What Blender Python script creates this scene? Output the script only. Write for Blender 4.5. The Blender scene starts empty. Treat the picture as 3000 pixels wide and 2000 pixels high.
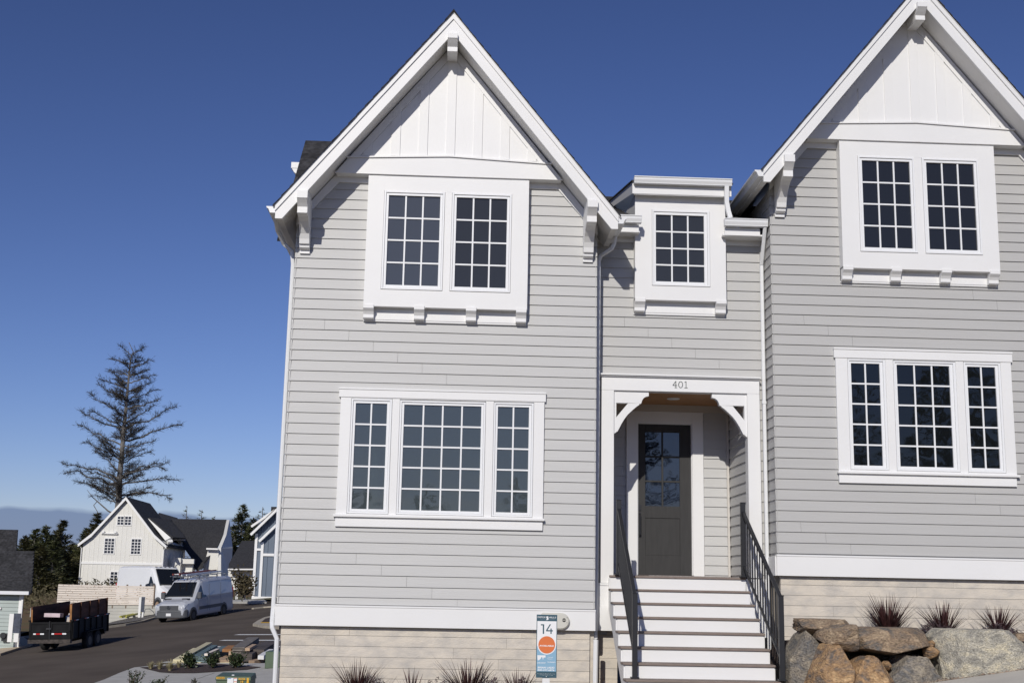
import bpy, bmesh, math, random
from mathutils import Vector, Matrix, noise
R = math.radians
C = bpy.context.scene.collection
random.seed(7)

# ------------------------------------------------------------------ camera
CAM = Vector((2.4235, -18.3178, 1.6))
F, YAW, PIT, ROL = 3736.57, 0.0434824, 0.1925843, -0.0192066
def ray(u, v):
    x, y, z = (u-1500)/F, 1.0, -(v-1000)/F
    c, s = math.cos(ROL), math.sin(ROL); x, z = c*x+s*z, -s*x+c*z
    c, s = math.cos(PIT), math.sin(PIT); y, z = c*y-s*z, s*y+c*z
    c, s = math.cos(YAW), math.sin(YAW); x, y = c*x+s*y, -s*x+c*y
    return Vector((x, y, z))
def P(u, v, Y):                       # survey point on the plane Y
    d = ray(u, v); return CAM + d*((Y-CAM.y)/d.y)
cam = bpy.data.objects.new('camera', bpy.data.cameras.new('camera')); C.objects.link(cam)
cam.data.sensor_width = 36; cam.data.lens = F*36/3000; cam.data.clip_end = 6000; cam.data.clip_start = .1
f_ = ray(1500, 1000).normalized(); r_ = (ray(1600, 1000)-ray(1400, 1000)).normalized(); u_ = r_.cross(f_)
cam.matrix_world = Matrix(((r_.x, u_.x, -f_.x, CAM.x), (r_.y, u_.y, -f_.y, CAM.y), (r_.z, u_.z, -f_.z, CAM.z), (0, 0, 0, 1)))
sc = bpy.context.scene; sc.camera = cam

# ------------------------------------------------------------------ sky, sun, exposure
SUN = Vector((-.29, -1, .56)).normalized()        # towards the sun
w = bpy.data.worlds.new('World'); sc.world = w; w.use_nodes = True
nt = w.node_tree; nt.nodes.clear(); N = nt.nodes.new; K = nt.links.new
out = N('ShaderNodeOutputWorld'); bg = N('ShaderNodeBackground'); sky = N('ShaderNodeTexSky')
sky.sky_type = 'NISHITA'; sky.sun_disc = False
sky.sun_elevation = math.asin(SUN.z); sky.sun_rotation = math.atan2(SUN.x, SUN.y) % (2*math.pi)
sky.air_density = 0.9; sky.dust_density = 0.15; sky.ozone_density = 4.0
hs = N('ShaderNodeHueSaturation'); hs.inputs['Saturation'].default_value = 1.0; hs.inputs['Value'].default_value = 1.0
gm = N('ShaderNodeGamma'); gm.inputs['Gamma'].default_value = 1.3; K(sky.outputs[0], gm.inputs['Color'])
tn = N('ShaderNodeMixRGB'); tn.blend_type = 'MULTIPLY'; tn.inputs['Fac'].default_value = 1; tn.inputs['Color2'].default_value = (.511, .425, .50, 1); K(gm.outputs[0], tn.inputs['Color1'])
K(tn.outputs[0], hs.inputs['Color'])
# low bank of mauve sea cloud on the horizon
tc = N('ShaderNodeTexCoord'); sep = N('ShaderNodeSeparateXYZ'); K(tc.outputs['Generated'], sep.inputs[0])
nz = N('ShaderNodeTexNoise'); nz.inputs['Scale'].default_value = 9; nz.inputs['Detail'].default_value = 4
K(tc.outputs['Generated'], nz.inputs['Vector'])
m1 = N('ShaderNodeMath'); m1.operation = 'MULTIPLY_ADD'; K(nz.outputs['Fac'], m1.inputs[0]); m1.inputs[1].default_value = .036; K(sep.outputs['Z'], m1.inputs[2])
mr = N('ShaderNodeMapRange'); mr.inputs['From Min'].default_value = .0655; mr.inputs['From Max'].default_value = .069
mr.inputs['To Min'].default_value = .85; mr.inputs['To Max'].default_value = 0; K(m1.outputs[0], mr.inputs['Value'])
mx = N('ShaderNodeMixRGB'); K(mr.outputs[0], mx.inputs['Fac']); K(hs.outputs[0], mx.inputs['Color1']); mx.inputs['Color2'].default_value = (1.95, 2.7, 4.5, 1)
K(mx.outputs[0], bg.inputs['Color']); bg.inputs['Strength'].default_value = .085; K(bg.outputs[0], out.inputs[0])
sl = bpy.data.lights.new('sun', 'SUN'); sl.energy = 3.15; sl.angle = R(.5); sl.color = (1, .95, .868)
so = bpy.data.objects.new('sun', sl); C.objects.link(so); so.rotation_euler = SUN.to_track_quat('Z', 'Y').to_euler(); so.location = (0, -30, 30)
sc.view_settings.view_transform = 'Standard'; sc.view_settings.look = 'None'; sc.view_settings.exposure = 0; sc.view_settings.gamma = 1

# ------------------------------------------------------------------ materials
def mat(name, col, rough=.6, var=0, scale=6, bump=0, bscale=None, spec=.5, metal=0, col2=None, stretch=(1, 1, 1), tone=False, coat=0, lo=.35, hi=.65, detail=5):
    m = bpy.data.materials.new(name); m.use_nodes = True; t = m.node_tree; b = t.nodes['Principled BSDF']; n = t.nodes.new; k = t.links.new
    b.inputs['Roughness'].default_value = rough; b.inputs['Metallic'].default_value = metal
    b.inputs['Specular IOR Level'].default_value = spec; b.inputs['Coat Weight'].default_value = coat
    tcn = n('ShaderNodeTexCoord'); mp = n('ShaderNodeMapping'); mp.inputs['Scale'].default_value = stretch; k(tcn.outputs['Object'], mp.inputs[0])
    c4 = (*col, 1)
    if var or col2:
        nn = n('ShaderNodeTexNoise'); nn.inputs['Scale'].default_value = scale; nn.inputs['Detail'].default_value = detail; k(mp.outputs[0], nn.inputs['Vector'])
        rp = n('ShaderNodeMapRange'); rp.inputs['From Min'].default_value = lo; rp.inputs['From Max'].default_value = hi; k(nn.outputs['Fac'], rp.inputs['Value'])
        mm = n('ShaderNodeMixRGB'); k(rp.outputs[0], mm.inputs['Fac'])
        mm.inputs['Color1'].default_value = (*[c*(1-var) for c in col], 1)
        mm.inputs['Color2'].default_value = (*(col2 if col2 else [min(1, c*(1+var)) for c in col]), 1)
        co = mm.outputs[0]
    else:
        rg = n('ShaderNodeRGB'); rg.outputs[0].default_value = c4; co = rg.outputs[0]
    if tone:
        at = n('ShaderNodeAttribute'); at.attribute_name = 'tone'
        mu = n('ShaderNodeMixRGB'); mu.blend_type = 'MULTIPLY'; mu.inputs['Fac'].default_value = 1; k(co, mu.inputs['Color1']); k(at.outputs['Color'], mu.inputs['Color2']); co = mu.outputs[0]
    k(co, b.inputs['Base Color'])
    if bump:
        bn = n('ShaderNodeTexNoise'); bn.inputs['Scale'].default_value = bscale or scale*4; bn.inputs['Detail'].default_value = 6; k(mp.outputs[0], bn.inputs['Vector'])
        bu = n('ShaderNodeBump'); bu.inputs['Strength'].default_value = bump; bu.inputs['Distance'].default_value = .02; k(bn.outputs['Fac'], bu.inputs['Height']); k(bu.outputs[0], b.inputs['Normal'])
    return m
WHITE = mat('white_trim_paint', (.80, .80, .795), .45, .015, 1.2, bump=.04, bscale=40)
VINYL = mat('white_vinyl', (.83, .84, .85), .35)
GUTTER = mat('white_gutter_metal', (.78, .79, .80), .35)
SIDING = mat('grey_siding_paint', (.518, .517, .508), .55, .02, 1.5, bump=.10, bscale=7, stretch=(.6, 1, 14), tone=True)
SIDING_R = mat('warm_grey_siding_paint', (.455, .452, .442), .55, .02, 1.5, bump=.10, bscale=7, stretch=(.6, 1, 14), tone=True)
SHAKE = mat('charcoal_shingle', (.032, .032, .035), .9, .45, 9, bump=.5, bscale=160, tone=True)
CONC = mat('board_formed_concrete', (.66, .60, .515), .85, 0, 6, bump=.35, bscale=34, col2=(.49, .46, .42), stretch=(.8, 1, 1.4), tone=True, detail=14, lo=.40, hi=.74)
GLASS = {}
def glass(name, col, ior=1.75, rough=.015, wob=.09):
    m = bpy.data.materials.new(name); m.use_nodes = True; t = m.node_tree; b = t.nodes['Principled BSDF']
    b.inputs['Base Color'].default_value = (*col, 1); b.inputs['Roughness'].default_value = rough; b.inputs['IOR'].default_value = ior
    nn = t.nodes.new('ShaderNodeTexNoise'); nn.inputs['Scale'].default_value = 1.6; bu = t.nodes.new('ShaderNodeBump'); bu.inputs['Strength'].default_value = wob; bu.inputs['Distance'].default_value = .05
    tcn = t.nodes.new('ShaderNodeTexCoord'); t.links.new(tcn.outputs['Object'], nn.inputs['Vector']); t.links.new(nn.outputs['Fac'], bu.inputs['Height']); t.links.new(bu.outputs[0], b.inputs['Normal'])
    return m
G_SCREEN = glass('screened_glass', (.065, .072, .082), 1.65, .05)
G_DARK = glass('window_glass', (.034, .036, .038), 1.52)
G_RIGHT = glass('dark_window_glass', (.018, .019, .020), 1.55)
ROOM = mat('room_wall_paint', (.34, .34, .33), .9); ROOMF = mat('room_floor_boards', (.20, .14, .09), .6)
def seethru(m, k):
    t = m.node_tree; b = t.nodes['Principled BSDF']; o = t.nodes['Material Output']; mx = t.nodes.new('ShaderNodeMixShader'); tr = t.nodes.new('ShaderNodeBsdfTransparent'); tr.inputs['Color'].default_value = (.80, .88, .88, 1)
    mx.inputs['Fac'].default_value = k; t.links.new(b.outputs[0], mx.inputs[1]); t.links.new(tr.outputs[0], mx.inputs[2]); t.links.new(mx.outputs[0], o.inputs['Surface']); return m
G_LOW = seethru(glass('lower_window_glass', (.080, .098, .108), 1.9), .38)
G_RLOW = seethru(glass('lower_right_window_glass', (.010, .012, .014), 1.65), .30)
TREAD = mat('brown_composite_tread', (.23, .185, .16), .7, .12, 8, stretch=(1, 6, 6))
DOOR = mat('dark_grey_door_paint', (.056, .0555, .056), .75, spec=.12, var=.06, scale=4, bump=.08, bscale=20, stretch=(6, 1, .8))
BLACK = mat('black_powder_coat', (.018, .019, .023), .42)
INNER = mat('dark_interior', (.01, .01, .012), .9)
CEDAR = mat('cedar_ceiling_boards', (.42, .21, .085), .5, .25, 3, stretch=(2, 40, 1))
VENTM = mat('beige_vent_plastic', (.62, .61, .55), .4)
RED_LEAF = mat('dark_purple_leaf', (.052, .020, .020), .5, .5, 9)
HEU = mat('purple_brown_leaf', (.052, .030, .034), .6, .5, 14)
PINE = mat('spruce_needles', (.060, .080, .040), .8, .45, .55, col2=(.14, .15, .055))
PINE2 = mat('spruce_needles_olive', (.065, .072, .032), .8, .45, .6, col2=(.14, .13, .05))
BARE = mat('bare_spruce_twigs', (.075, .062, .052), .9, .4, .6, col2=(.045, .042, .036))
BARK = mat('grey_bark', (.15, .14, .13), .9, .3, 3, bump=.5)
ASPH = mat('asphalt', (.112, .094, .080), 1, .14, .35, bump=.25, bscale=70, detail=10, spec=.05)
WALK = mat('pale_concrete', (.44, .43, .40), .9, .07, 2.2, bump=.12, bscale=40, detail=9)
KERB = mat('kerb_concrete', (.40, .36, .29), .9, .12, 3)
MULCH = mat('bark_mulch', (.055, .036, .030), .95, .6, 22, bump=1, bscale=50)
GRAVEL = mat('gravel', (.15, .14, .13), .95, .6, 35, bump=1, bscale=60)
SOIL = mat('dry_soil', (.24, .155, .095), .95, .3, .5, bump=.8, bscale=6, col2=(.13, .115, .06), spec=.1)
LINE = mat('white_road_paint', (.72, .72, .70), .8, .1, 12)
YELLOW = mat('yellow_kerb_paint', (.75, .42, .03), .7)
FARWHITE = mat('cream_board_siding', (.74, .73, .68), .6, .02, .5)
FARTRIM = mat('far_white_trim', (.82, .82, .80), .5)
BLUE = mat('slate_blue_siding', (.13, .165, .215), .6, .05, .7)
GREEN_SIDE = mat('grey_green_siding', (.42, .48, .46), .6, .04, 1)
FARGLASS = glass('far_window_glass', (.03, .035, .05), 1.6)
FENCEW = mat('raw_pine_boards', (.80, .72, .63), .75, .07, 1.2, stretch=(1.5, 1, 12), tone=True)
VANW = mat('white_van_paint', (.82, .825, .82), .28, coat=.5)
VANG = mat('silver_van_paint', (.50, .52, .56), .28, coat=.6)
VGLASS = glass('vehicle_glass', (.01, .012, .014), 1.6)
VPLAST = mat('grey_bumper_plastic', (.10, .105, .115), .6)
TYRE = mat('tyre_rubber', (.018, .018, .018), .85)
STEELRIM = mat('steel_rim', (.10, .10, .105), .4, metal=.6)
RUSTRIM = mat('rusty_rim', (.32, .22, .15), .7, .4, 12)
LAMP = mat('headlight_lens', (.65, .68, .70), .1, coat=1)
ORANGE = mat('amber_lens', (.55, .12, .02), .3)
REDLENS = mat('red_reflector', (.45, .02, .02), .3)
TRAILB = mat('black_trailer_steel', (.009, .009, .010), .6, .4, 3, spec=.2)
PLY = mat('stained_plywood', (.13, .056, .030), .8, .35, 2, stretch=(1, 1, 3))
PLYE = mat('orange_wood_post', (.36, .17, .06), .8, .2, 4)
TGREEN = mat('green_utility_paint', (.085, .125, .075), .5, .08, 3)
STKY = mat('yellow_sticker', (.75, .42, .03), .6)
STKW = mat('white_sticker', (.80, .82, .85), .5)
TEAL = mat('dark_teal_print', (.035, .095, .13), .5)
SKYB = mat('light_blue_print', (.25, .44, .60), .5)
SIGNW = mat('white_print', (.84, .85, .86), .5)
ORNG = mat('orange_print', (.72, .18, .05), .5)
NUMB = mat('grey_house_number', (.10, .11, .11), .5)

# ------------------------------------------------------------------ mesh helpers
class MB:
    def __init__(s): s.v = []; s.f = []; s.t = []
    def add(s, vs, fs, tone=1.0):
        o = len(s.v); s.v += [tuple(p) for p in vs]; s.f += [tuple(o+i for i in f) for f in fs]; s.t += [tone]*len(fs); return s
    def box(s, x0, x1, y0, y1, z0, z1, tone=1.0):
        return s.add([(x0, y0, z0), (x1, y0, z0), (x1, y1, z0), (x0, y1, z0), (x0, y0, z1), (x1, y0, z1), (x1, y1, z1), (x0, y1, z1)],
                     [(0, 3, 2, 1), (4, 5, 6, 7), (0, 1, 5, 4), (1, 2, 6, 5), (2, 3, 7, 6), (3, 0, 4, 7)], tone)
    def xz(s, pts, y0, y1, tone=1.0):           # outline in XZ, thickness in Y
        n = len(pts); vs = [(a, y0, b) for a, b in pts]+[(a, y1, b) for a, b in pts]
        return s.add(vs, [tuple(range(n)), tuple(range(2*n-1, n-1, -1))]+[(i, (i+1) % n, n+(i+1) % n, n+i) for i in range(n)], tone)
    def yz(s, pts, x0, x1, tone=1.0):
        n = len(pts); vs = [(x0, a, b) for a, b in pts]+[(x1, a, b) for a, b in pts]
        return s.add(vs, [tuple(range(n)), tuple(range(2*n-1, n-1, -1))]+[(i, (i+1) % n, n+(i+1) % n, n+i) for i in range(n)], tone)
    def xy(s, pts, z0, z1, tone=1.0):
        n = len(pts); vs = [(a, b, z0) for a, b in pts]+[(a, b, z1) for a, b in pts]
        return s.add(vs, [tuple(range(n)), tuple(range(2*n-1, n-1, -1))]+[(i, (i+1) % n, n+(i+1) % n, n+i) for i in range(n)], tone)
    def tube(s, pts, rs, n=8, cap=True, tone=1.0):
        pts = [Vector(p) for p in pts]; rs = rs if isinstance(rs, (list, tuple)) else [rs]*len(pts)
        rings = []; ref = None
        for i, p in enumerate(pts):
            d = (pts[min(i+1, len(pts)-1)]-pts[max(i-1, 0)]); d = d.normalized() if d.length > 1e-9 else Vector((0, 0, 1))
            if ref is None: ref = Vector((0, 0, 1)) if abs(d.z) < .9 else Vector((0, 1, 0))
            a = (ref-d*ref.dot(d)).normalized(); ref = a; b = d.cross(a)
            rings.append([p+(a*math.cos(2*math.pi*j/n+math.pi/n)+b*math.sin(2*math.pi*j/n+math.pi/n))*rs[i] for j in range(n)])
        vs = [q for r in rings for q in r]; fs = []
        for i in range(len(pts)-1):
            for j in range(n): fs.append((i*n+j, i*n+(j+1) % n, (i+1)*n+(j+1) % n, (i+1)*n+j))
        if cap: fs += [tuple(range(n-1, -1, -1)), tuple((len(pts)-1)*n+j for j in range(n))]
        return s.add(vs, fs, tone)
    def bar(s, a, b, w_, h_, up=(0, 0, 1), tone=1.0):      # rectangular bar from a to b
        a = Vector(a); b = Vector(b); d = (b-a).normalized(); upv = Vector(up); sx = d.cross(upv).normalized(); uy = sx.cross(d)
        q = [(-1, -1), (1, -1), (1, 1), (-1, 1)]
        vs = [a+sx*w_/2*i+uy*h_/2*j for i, j in q]+[b+sx*w_/2*i+uy*h_/2*j for i, j in q]
        return s.add(vs, [(0, 3, 2, 1), (4, 5, 6, 7), (0, 1, 5, 4), (1, 2, 6, 5), (2, 3, 7, 6), (3, 0, 4, 7)], tone)
    def quad(s, a, b, c, d, tone=1.0): return s.add([a, b, c, d], [(0, 1, 2, 3)], tone)
    def disc(s, c, r, y0, y1, n=32):                        # cylinder along Y
        pts = [(c[0]+r*math.cos(2*math.pi*i/n), c[1]+r*math.sin(2*math.pi*i/n)) for i in range(n)]
        return s.xz(pts, y0, y1)
    def ring(s, o, i, y0, y1):                              # o,i = (x0,x1,z0,z1)
        s.box(o[0], i[0], y0, y1, o[2], o[3]); s.box(i[1], o[1], y0, y1, o[2], o[3])
        s.box(i[0], i[1], y0, y1, o[2], i[2]); s.box(i[0], i[1], y0, y1, i[3], o[3]); return s
    def wheel(s, c, r, wd, axis, n=24, rin=0):              # solid cylinder about an axis vector
        c = Vector(c); ax = Vector(axis).normalized()
        pr = [(-wd/2, r*.93), (-wd*.36, r), (wd*.36, r), (wd/2, r*.93)]
        return s.tube([c+ax*p for p, _ in pr], [q for _, q in pr], n)
def root_of(o):
    while o.parent: o = o.parent
    return o
def build(name, mb, m, parent=None, label=None, smooth=False, bevel=0, fix=True):
    me = bpy.data.meshes.new(name); off = root_of(parent).location if parent and not root_of(parent).get('local') else Vector((0, 0, 0))
    me.from_pydata([tuple(Vector(p)-off) for p in mb.v], [], mb.f)
    at = me.color_attributes.new('tone', 'FLOAT_COLOR', 'CORNER'); vals = []
    for pl, t in zip(me.polygons, mb.t): vals += [t, t, t, 1]*pl.loop_total
    at.data.foreach_set('color', vals)
    me.materials.append(m)
    if fix:
        bm = bmesh.new(); bm.from_mesh(me); bmesh.ops.recalc_face_normals(bm, faces=bm.faces); bm.to_mesh(me); bm.free()
    if smooth: me.polygons.foreach_set('use_smooth', [True]*len(me.polygons))
    o = bpy.data.objects.new(name, me); C.objects.link(o); o.parent = parent
    if label: o['label'] = label
    if bevel:
        b = o.modifiers.new('bevel', 'BEVEL'); b.width = bevel; b.segments = 1; b.limit_method = 'ANGLE'
    return o
def thing(name, label, cat, loc=(0, 0, 0), rz=0, group=None, local=False):
    o = bpy.data.objects.new(name, None); C.objects.link(o); o.location = loc; o.rotation_euler = (0, 0, rz)
    o['label'] = label; o['category'] = cat; o['kind'] = 'thing'
    if group: o['group'] = group
    if local: o['local'] = 1
    return o
def tag(o, label, cat, group=None, kind=None):
    o['label'] = label; o['category'] = cat
    if group: o['group'] = group
    o['kind'] = kind or 'thing'
    return o
def setting(o, label=None):
    o['kind'] = 'structure'
    if label: o['label'] = label
    return o
def text_mb(mb, txt, x0, x1, z0, z1, y, thick=.001, bold=0.0):
    cu = bpy.data.curves.new('tmp', 'FONT'); cu.body = txt; cu.size = 1; cu.offset = bold; cu.resolution_u = 3
    ob = bpy.data.objects.new('tmp', cu); C.objects.link(ob); bpy.context.view_layer.update()
    me = ob.evaluated_get(bpy.context.evaluated_depsgraph_get()).to_mesh()
    vs = [v.co.copy() for v in me.vertices]; fs = [tuple(p.vertices) for p in me.polygons]
    xs = [v.x for v in vs]; ys = [v.y for v in vs]; ax, bx, ay, by = min(xs), max(xs), min(ys), max(ys)
    mb.add([(x0+(v.x-ax)/(bx-ax)*(x1-x0), y, z0+(v.y-ay)/(by-ay)*(z1-z0)) for v in vs], fs)
    bpy.data.objects.remove(ob); bpy.data.curves.remove(cu)

# ------------------------------------------------------------------ ground
def lerp_tab(tab, x):
    if x <= tab[0][0]: return tab[0][1]
    for (a, p), (b, q) in zip(tab, tab[1:]):
        if x <= b: return p+(q-p)*(x-a)/(b-a)
    return tab[-1][1]
def GP(x, y): return -1.21+.09*(x+13.4)+.047*(y-39.7)
A_ = P(2718, 2000, -2.0); B_ = P(3000, 1960, -2.0); SLP = (B_.z-A_.z)/(B_.x-A_.x)
def front(x): return lerp_tab([(-6, -.2), (3, .05), (5, .2), (6.8, .30), (A_.x, A_.z-.02), (A_.x+4, A_.z-.02+4*SLP)], x)
def gz(x, y):
    if y < 1: z = front(x)
    elif y < 14:
        t = (y-1)/13; s = t*t*(3-2*t); s = t*.75+s*.25; z = front(x)*(1-s)+GP(max(min(x, 12), -30), 14)*s
    else: z = GP(max(min(x, 12), -34), min(y, 105))
    if y > 105: z -= (y-105)*.03
    if x < -16.4+(y-53)*.205 and 50 < y < 63: z -= .45
    return z
mb = MB(); xs = [-900, -400, -200, -120, -80, -60, -50, -45, -40]+[-36+1.5*i for i in range(36)]+[20, 25, 30, 40, 60, 100, 200, 500, 900]
ys = [-900, -300, -120, -60, -40, -30, -20, -10, -6, -4, -3, -2.5, -2, -1.5, -1, 0, .5, 1, 2, 3, 4, 5, 6, 8, 10, 12, 14]+[16+3*i for i in range(32)]+[115, 130, 150, 200, 300, 600, 2000]
xs = sorted(set(xs)); ys = sorted(set(ys))
vs = [(x, y, gz(x, y)-.02) for y in ys for x in xs]; nx = len(xs)
mb.add(vs, [(j*nx+i, j*nx+i+1, (j+1)*nx+i+1, (j+1)*nx+i) for j in range(len(ys)-1) for i in range(nx-1)])
setting(build('ground', mb, SOIL, smooth=True), 'dry brown soil slope')
def drape(name, pts, h, m, label=None, kind=True, up=0, parent=None, step=None):
    """flat sheet (or kerbed slab of thickness up) whose outline points sit on the lower lot plane"""
    mb = MB(); n = len(pts); top = [(x, y, GP(x, y)+h) for x, y in pts]
    if up: mb.add(top+[(x, y, z-up) for x, y, z in top], [tuple(range(n))]+[(i, (i+1) % n, n+(i+1) % n, n+i) for i in range(n)])
    else: mb.add(top, [tuple(range(n))])
    o = build(name, mb, m, parent)
    if kind: setting(o, label)
    return o
def gp(x, y):        # zoom-sheet coordinates to the lower lot plane
    u, v = x/2.851, 1450+y/2.851; d = ray(u, v); a, b, c = GP(0, 0), .09, .047
    t = (a+b*CAM.x+c*CAM.y-CAM.z)/(d.z-b*d.x-c*d.y); q = CAM+d*t; return (q.x, q.y)
drape('road', [(-34, 14.2), (11, 14.2), (11, 104), (-8, 104), (-12, 82), (-15.4, 70), gp(1335, 1020), gp(1050, 1092), gp(850, 1118), (-19.0, 49.6), (-26, 47), (-34, 46)], .02, ASPH, 'brown grey asphalt road')
kb = [gp(850, 1118), gp(1050, 1092), gp(1200, 1065), gp(1335, 1022)]
def strip(name, line, wd, h, up, m, label=None, side=1):
    l = [Vector((a, b, 0)) for a, b in line]; o = []
    for i, p in enumerate(l):
        d = (l[min(i+1, len(l)-1)]-l[max(i-1, 0)]).normalized(); o.append(p+Vector((-d.y, d.x, 0))*wd*side)
    mb = MB()
    for i in range(len(l)-1):
        q = [l[i], l[i+1], o[i+1], o[i]]; t = [(a.x, a.y, GP(a.x, a.y)+h) for a in q]
        mb.add(t+[(a, b, c-up) for a, b, c in t], [(0, 1, 2, 3), (0, 1, 5, 4), (1, 2, 6, 5), (2, 3, 7, 6), (3, 0, 4, 7)])
    return setting(build(name, mb, m), label)
strip('kerb', [(-19.2, 49.2)]+kb, .22, .13, .3, KERB, 'kerb beside the gravel strip')
mb = MB(); fr = [gp(850, 1104), gp(1050, 1080), gp(1200, 1055), gp(1335, 1008)]; Wp = lambda x, y: P(x/2.851, 1450+y/2.851, 61.3+(x-474)/807*.9-.01)
lo_ = [(x, y, GP(x, y)+.125) for x, y in fr]; hi_ = [tuple(Wp(850, 1078)), tuple(Wp(1000, 1040)), tuple(Wp(1165, 1010)), tuple(Wp(1330, 986))]
mb.add(lo_+hi_, [(k, k+1, 5+k, 4+k) for k in range(3)]); setting(build('gravel_strip', mb, GRAVEL), 'grey gravel strip by the retaining wall')
# left pavement
drape('pavement', [gp(0, 1345), gp(270, 1258), (-19.3, 49.4), (-26, 47), (-30, 41)], .13, mat('tan_concrete', (.56, .46, .33), .9, .06, 1.5), 'tan concrete pavement', up=.3)
# pavement and planting island in the lot
drape('pavement', [gp(780, 1600), gp(870, 1568), gp(1000, 1510), gp(1120, 1465), gp(1440, 1432), gp(1830, 1430), gp(2320, 1432), (-1.5, 24.5), (-1.5, 14.5), (-9.5, 14.5)], .12, WALK, 'pale concrete pavement with kerb edge', up=.3)
drape('planting_bed', [gp(1165, 1468), gp(1445, 1450), gp(1840, 1440), gp(2180, 1468), gp(2060, 1490), gp(1860, 1503), gp(1620, 1518), gp(1440, 1518), gp(1330, 1510)], .135, MULCH, 'dark bark mulch bed')
jt = MB(); a0, a1 = gp(1640, 1568), gp(1790, 1515)
jt.bar((*a0, GP(*a0)+.122), (*a1, GP(*a1)+.122), .02, .004); setting(build('pavement_joint', jt, mat('joint', (.12, .12, .11), .9)), 'joint across the pavement')
for a, b in [((1338, 1402), (1480, 1402)), ((1690, 1272), (2330, 1272)), ((1825, 1218), (2330, 1218)), ((1950, 1170), (2330, 1170))]:
    p, q = Vector((*gp(*a), 0)), Vector((*gp(*b), 0)); d = (q-p).normalized(); nrm = Vector((-d.y, d.x, 0))*.30
    mb = MB(); mb.add([(c.x, c.y, GP(c.x, c.y)+.028) for c in (p, q, q+nrm, p+nrm)], [(0, 1, 2, 3)])
    setting(build('road_marking', mb, LINE), 'thin white parking line')
# far traffic island with yellow kerb
drape('traffic_island', [gp(2110, 1095), gp(2150, 1068), gp(2205, 1040), gp(2330, 1012), gp(2330, 1122), gp(2200, 1112)], .14, KERB, 'tan kerbed island', up=.3)
drape('planting_bed', [gp(2180, 1084), gp(2215, 1052), gp(2330, 1026), gp(2330, 1084)], .15, MULCH, 'mulch in the kerbed island')
drape('road_marking', [gp(2175, 1090), gp(2250, 1092), gp(2330, 1082), gp(2330, 1086), gp(2180, 1084)], .155, YELLOW, 'yellow painted kerb face')
drape('pavement', [gp(1900, 893), gp(2200, 886), gp(2228, 905), gp(2130, 907), gp(1900, 905)], .16, WALK, 'white kerbed corner of pavement', up=.3)
strip('kerb', [gp(2120, 953), gp(2200, 943), gp(2330, 935)], .2, .1, .3, KERB, 'far curved kerb')
drape('planting_bed', [gp(1940, 888), gp(2330, 890), gp(2330, 872), gp(1940, 866)], .17, mat('dry_planting', (.13, .12, .06), .95, .5, 4, bump=1), 'weedy bed before the blue house')
# dirt lot and slope behind the trailer
mb = MB(); q = [(-34, 46.5, -2.6), (-19.3, 49.6, -1.1), (-20.4, 61.5, -.75), (-21, 84, 1.0), (-40, 84, .8), (-44, 60, -.6)]
n = 14; g = []
for j in range(n+1):
    for i in range(n+1):
        s, t = i/n, j/n; x = -40+ (20.0)*s + (-1.5*t if s > .5 else 0); y = 50+40*t
        g.append((x, y, GP(x, y)+.15+1.15*min(1, t*1.6)*(1-.25*s)*(.75+.5*noise.noise(Vector((x*.4, y*.3, 0))))*(0 if s > .96 else 1)))
mb.add(g, [(j*(n+1)+i, j*(n+1)+i+1, (j+1)*(n+1)+i+1, (j+1)*(n+1)+i) for j in range(n) for i in range(n)])
setting(build('dirt_bank', mb, SOIL, smooth=True), 'reddish dirt bank behind the trailer')

# front right pavement
mb = MB(); nrm = Vector((0, 0, 0))
e = [(A_.x-1.2, -2.0), (A_.x+5, -2.0), (A_.x+5, -7), (A_.x-1.2, -7)]
zz = lambda x: A_.z+(x-A_.x)*SLP
mb.add([(x, y, zz(x)+(.0)) for x, y in e]+[(x, y, zz(x)-.12) for x, y in e], [(0, 1, 2, 3), (0, 1, 5, 4), (1, 2, 6, 5), (2, 3, 7, 6), (3, 0, 4, 7)])
setting(build('pavement', mb, mat('front_pavement_concrete', (.56, .53, .47), .9, .05, 2, bump=.1, bscale=60)), 'beige pavement rising beside the boulders')

mb = MB().box(-14, A_.x-1.3, -5.2, -2.2, -.35, .02); setting(build('pavement', mb, WALK), 'unseen pale pavement added before the house to bounce light')  # out-of-frame slab, added so brighter ground bounces light under bays and eaves
mb = MB().box(-40, 40, -14, -5.3, -.5, -.12); setting(build('road', mb, mat('front_street', (.20, .19, .175), .9, .1, 1)), 'unseen street added before the house to bounce light')  # unseen asphalt beyond the slab, added to brighten the ground bounce

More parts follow.
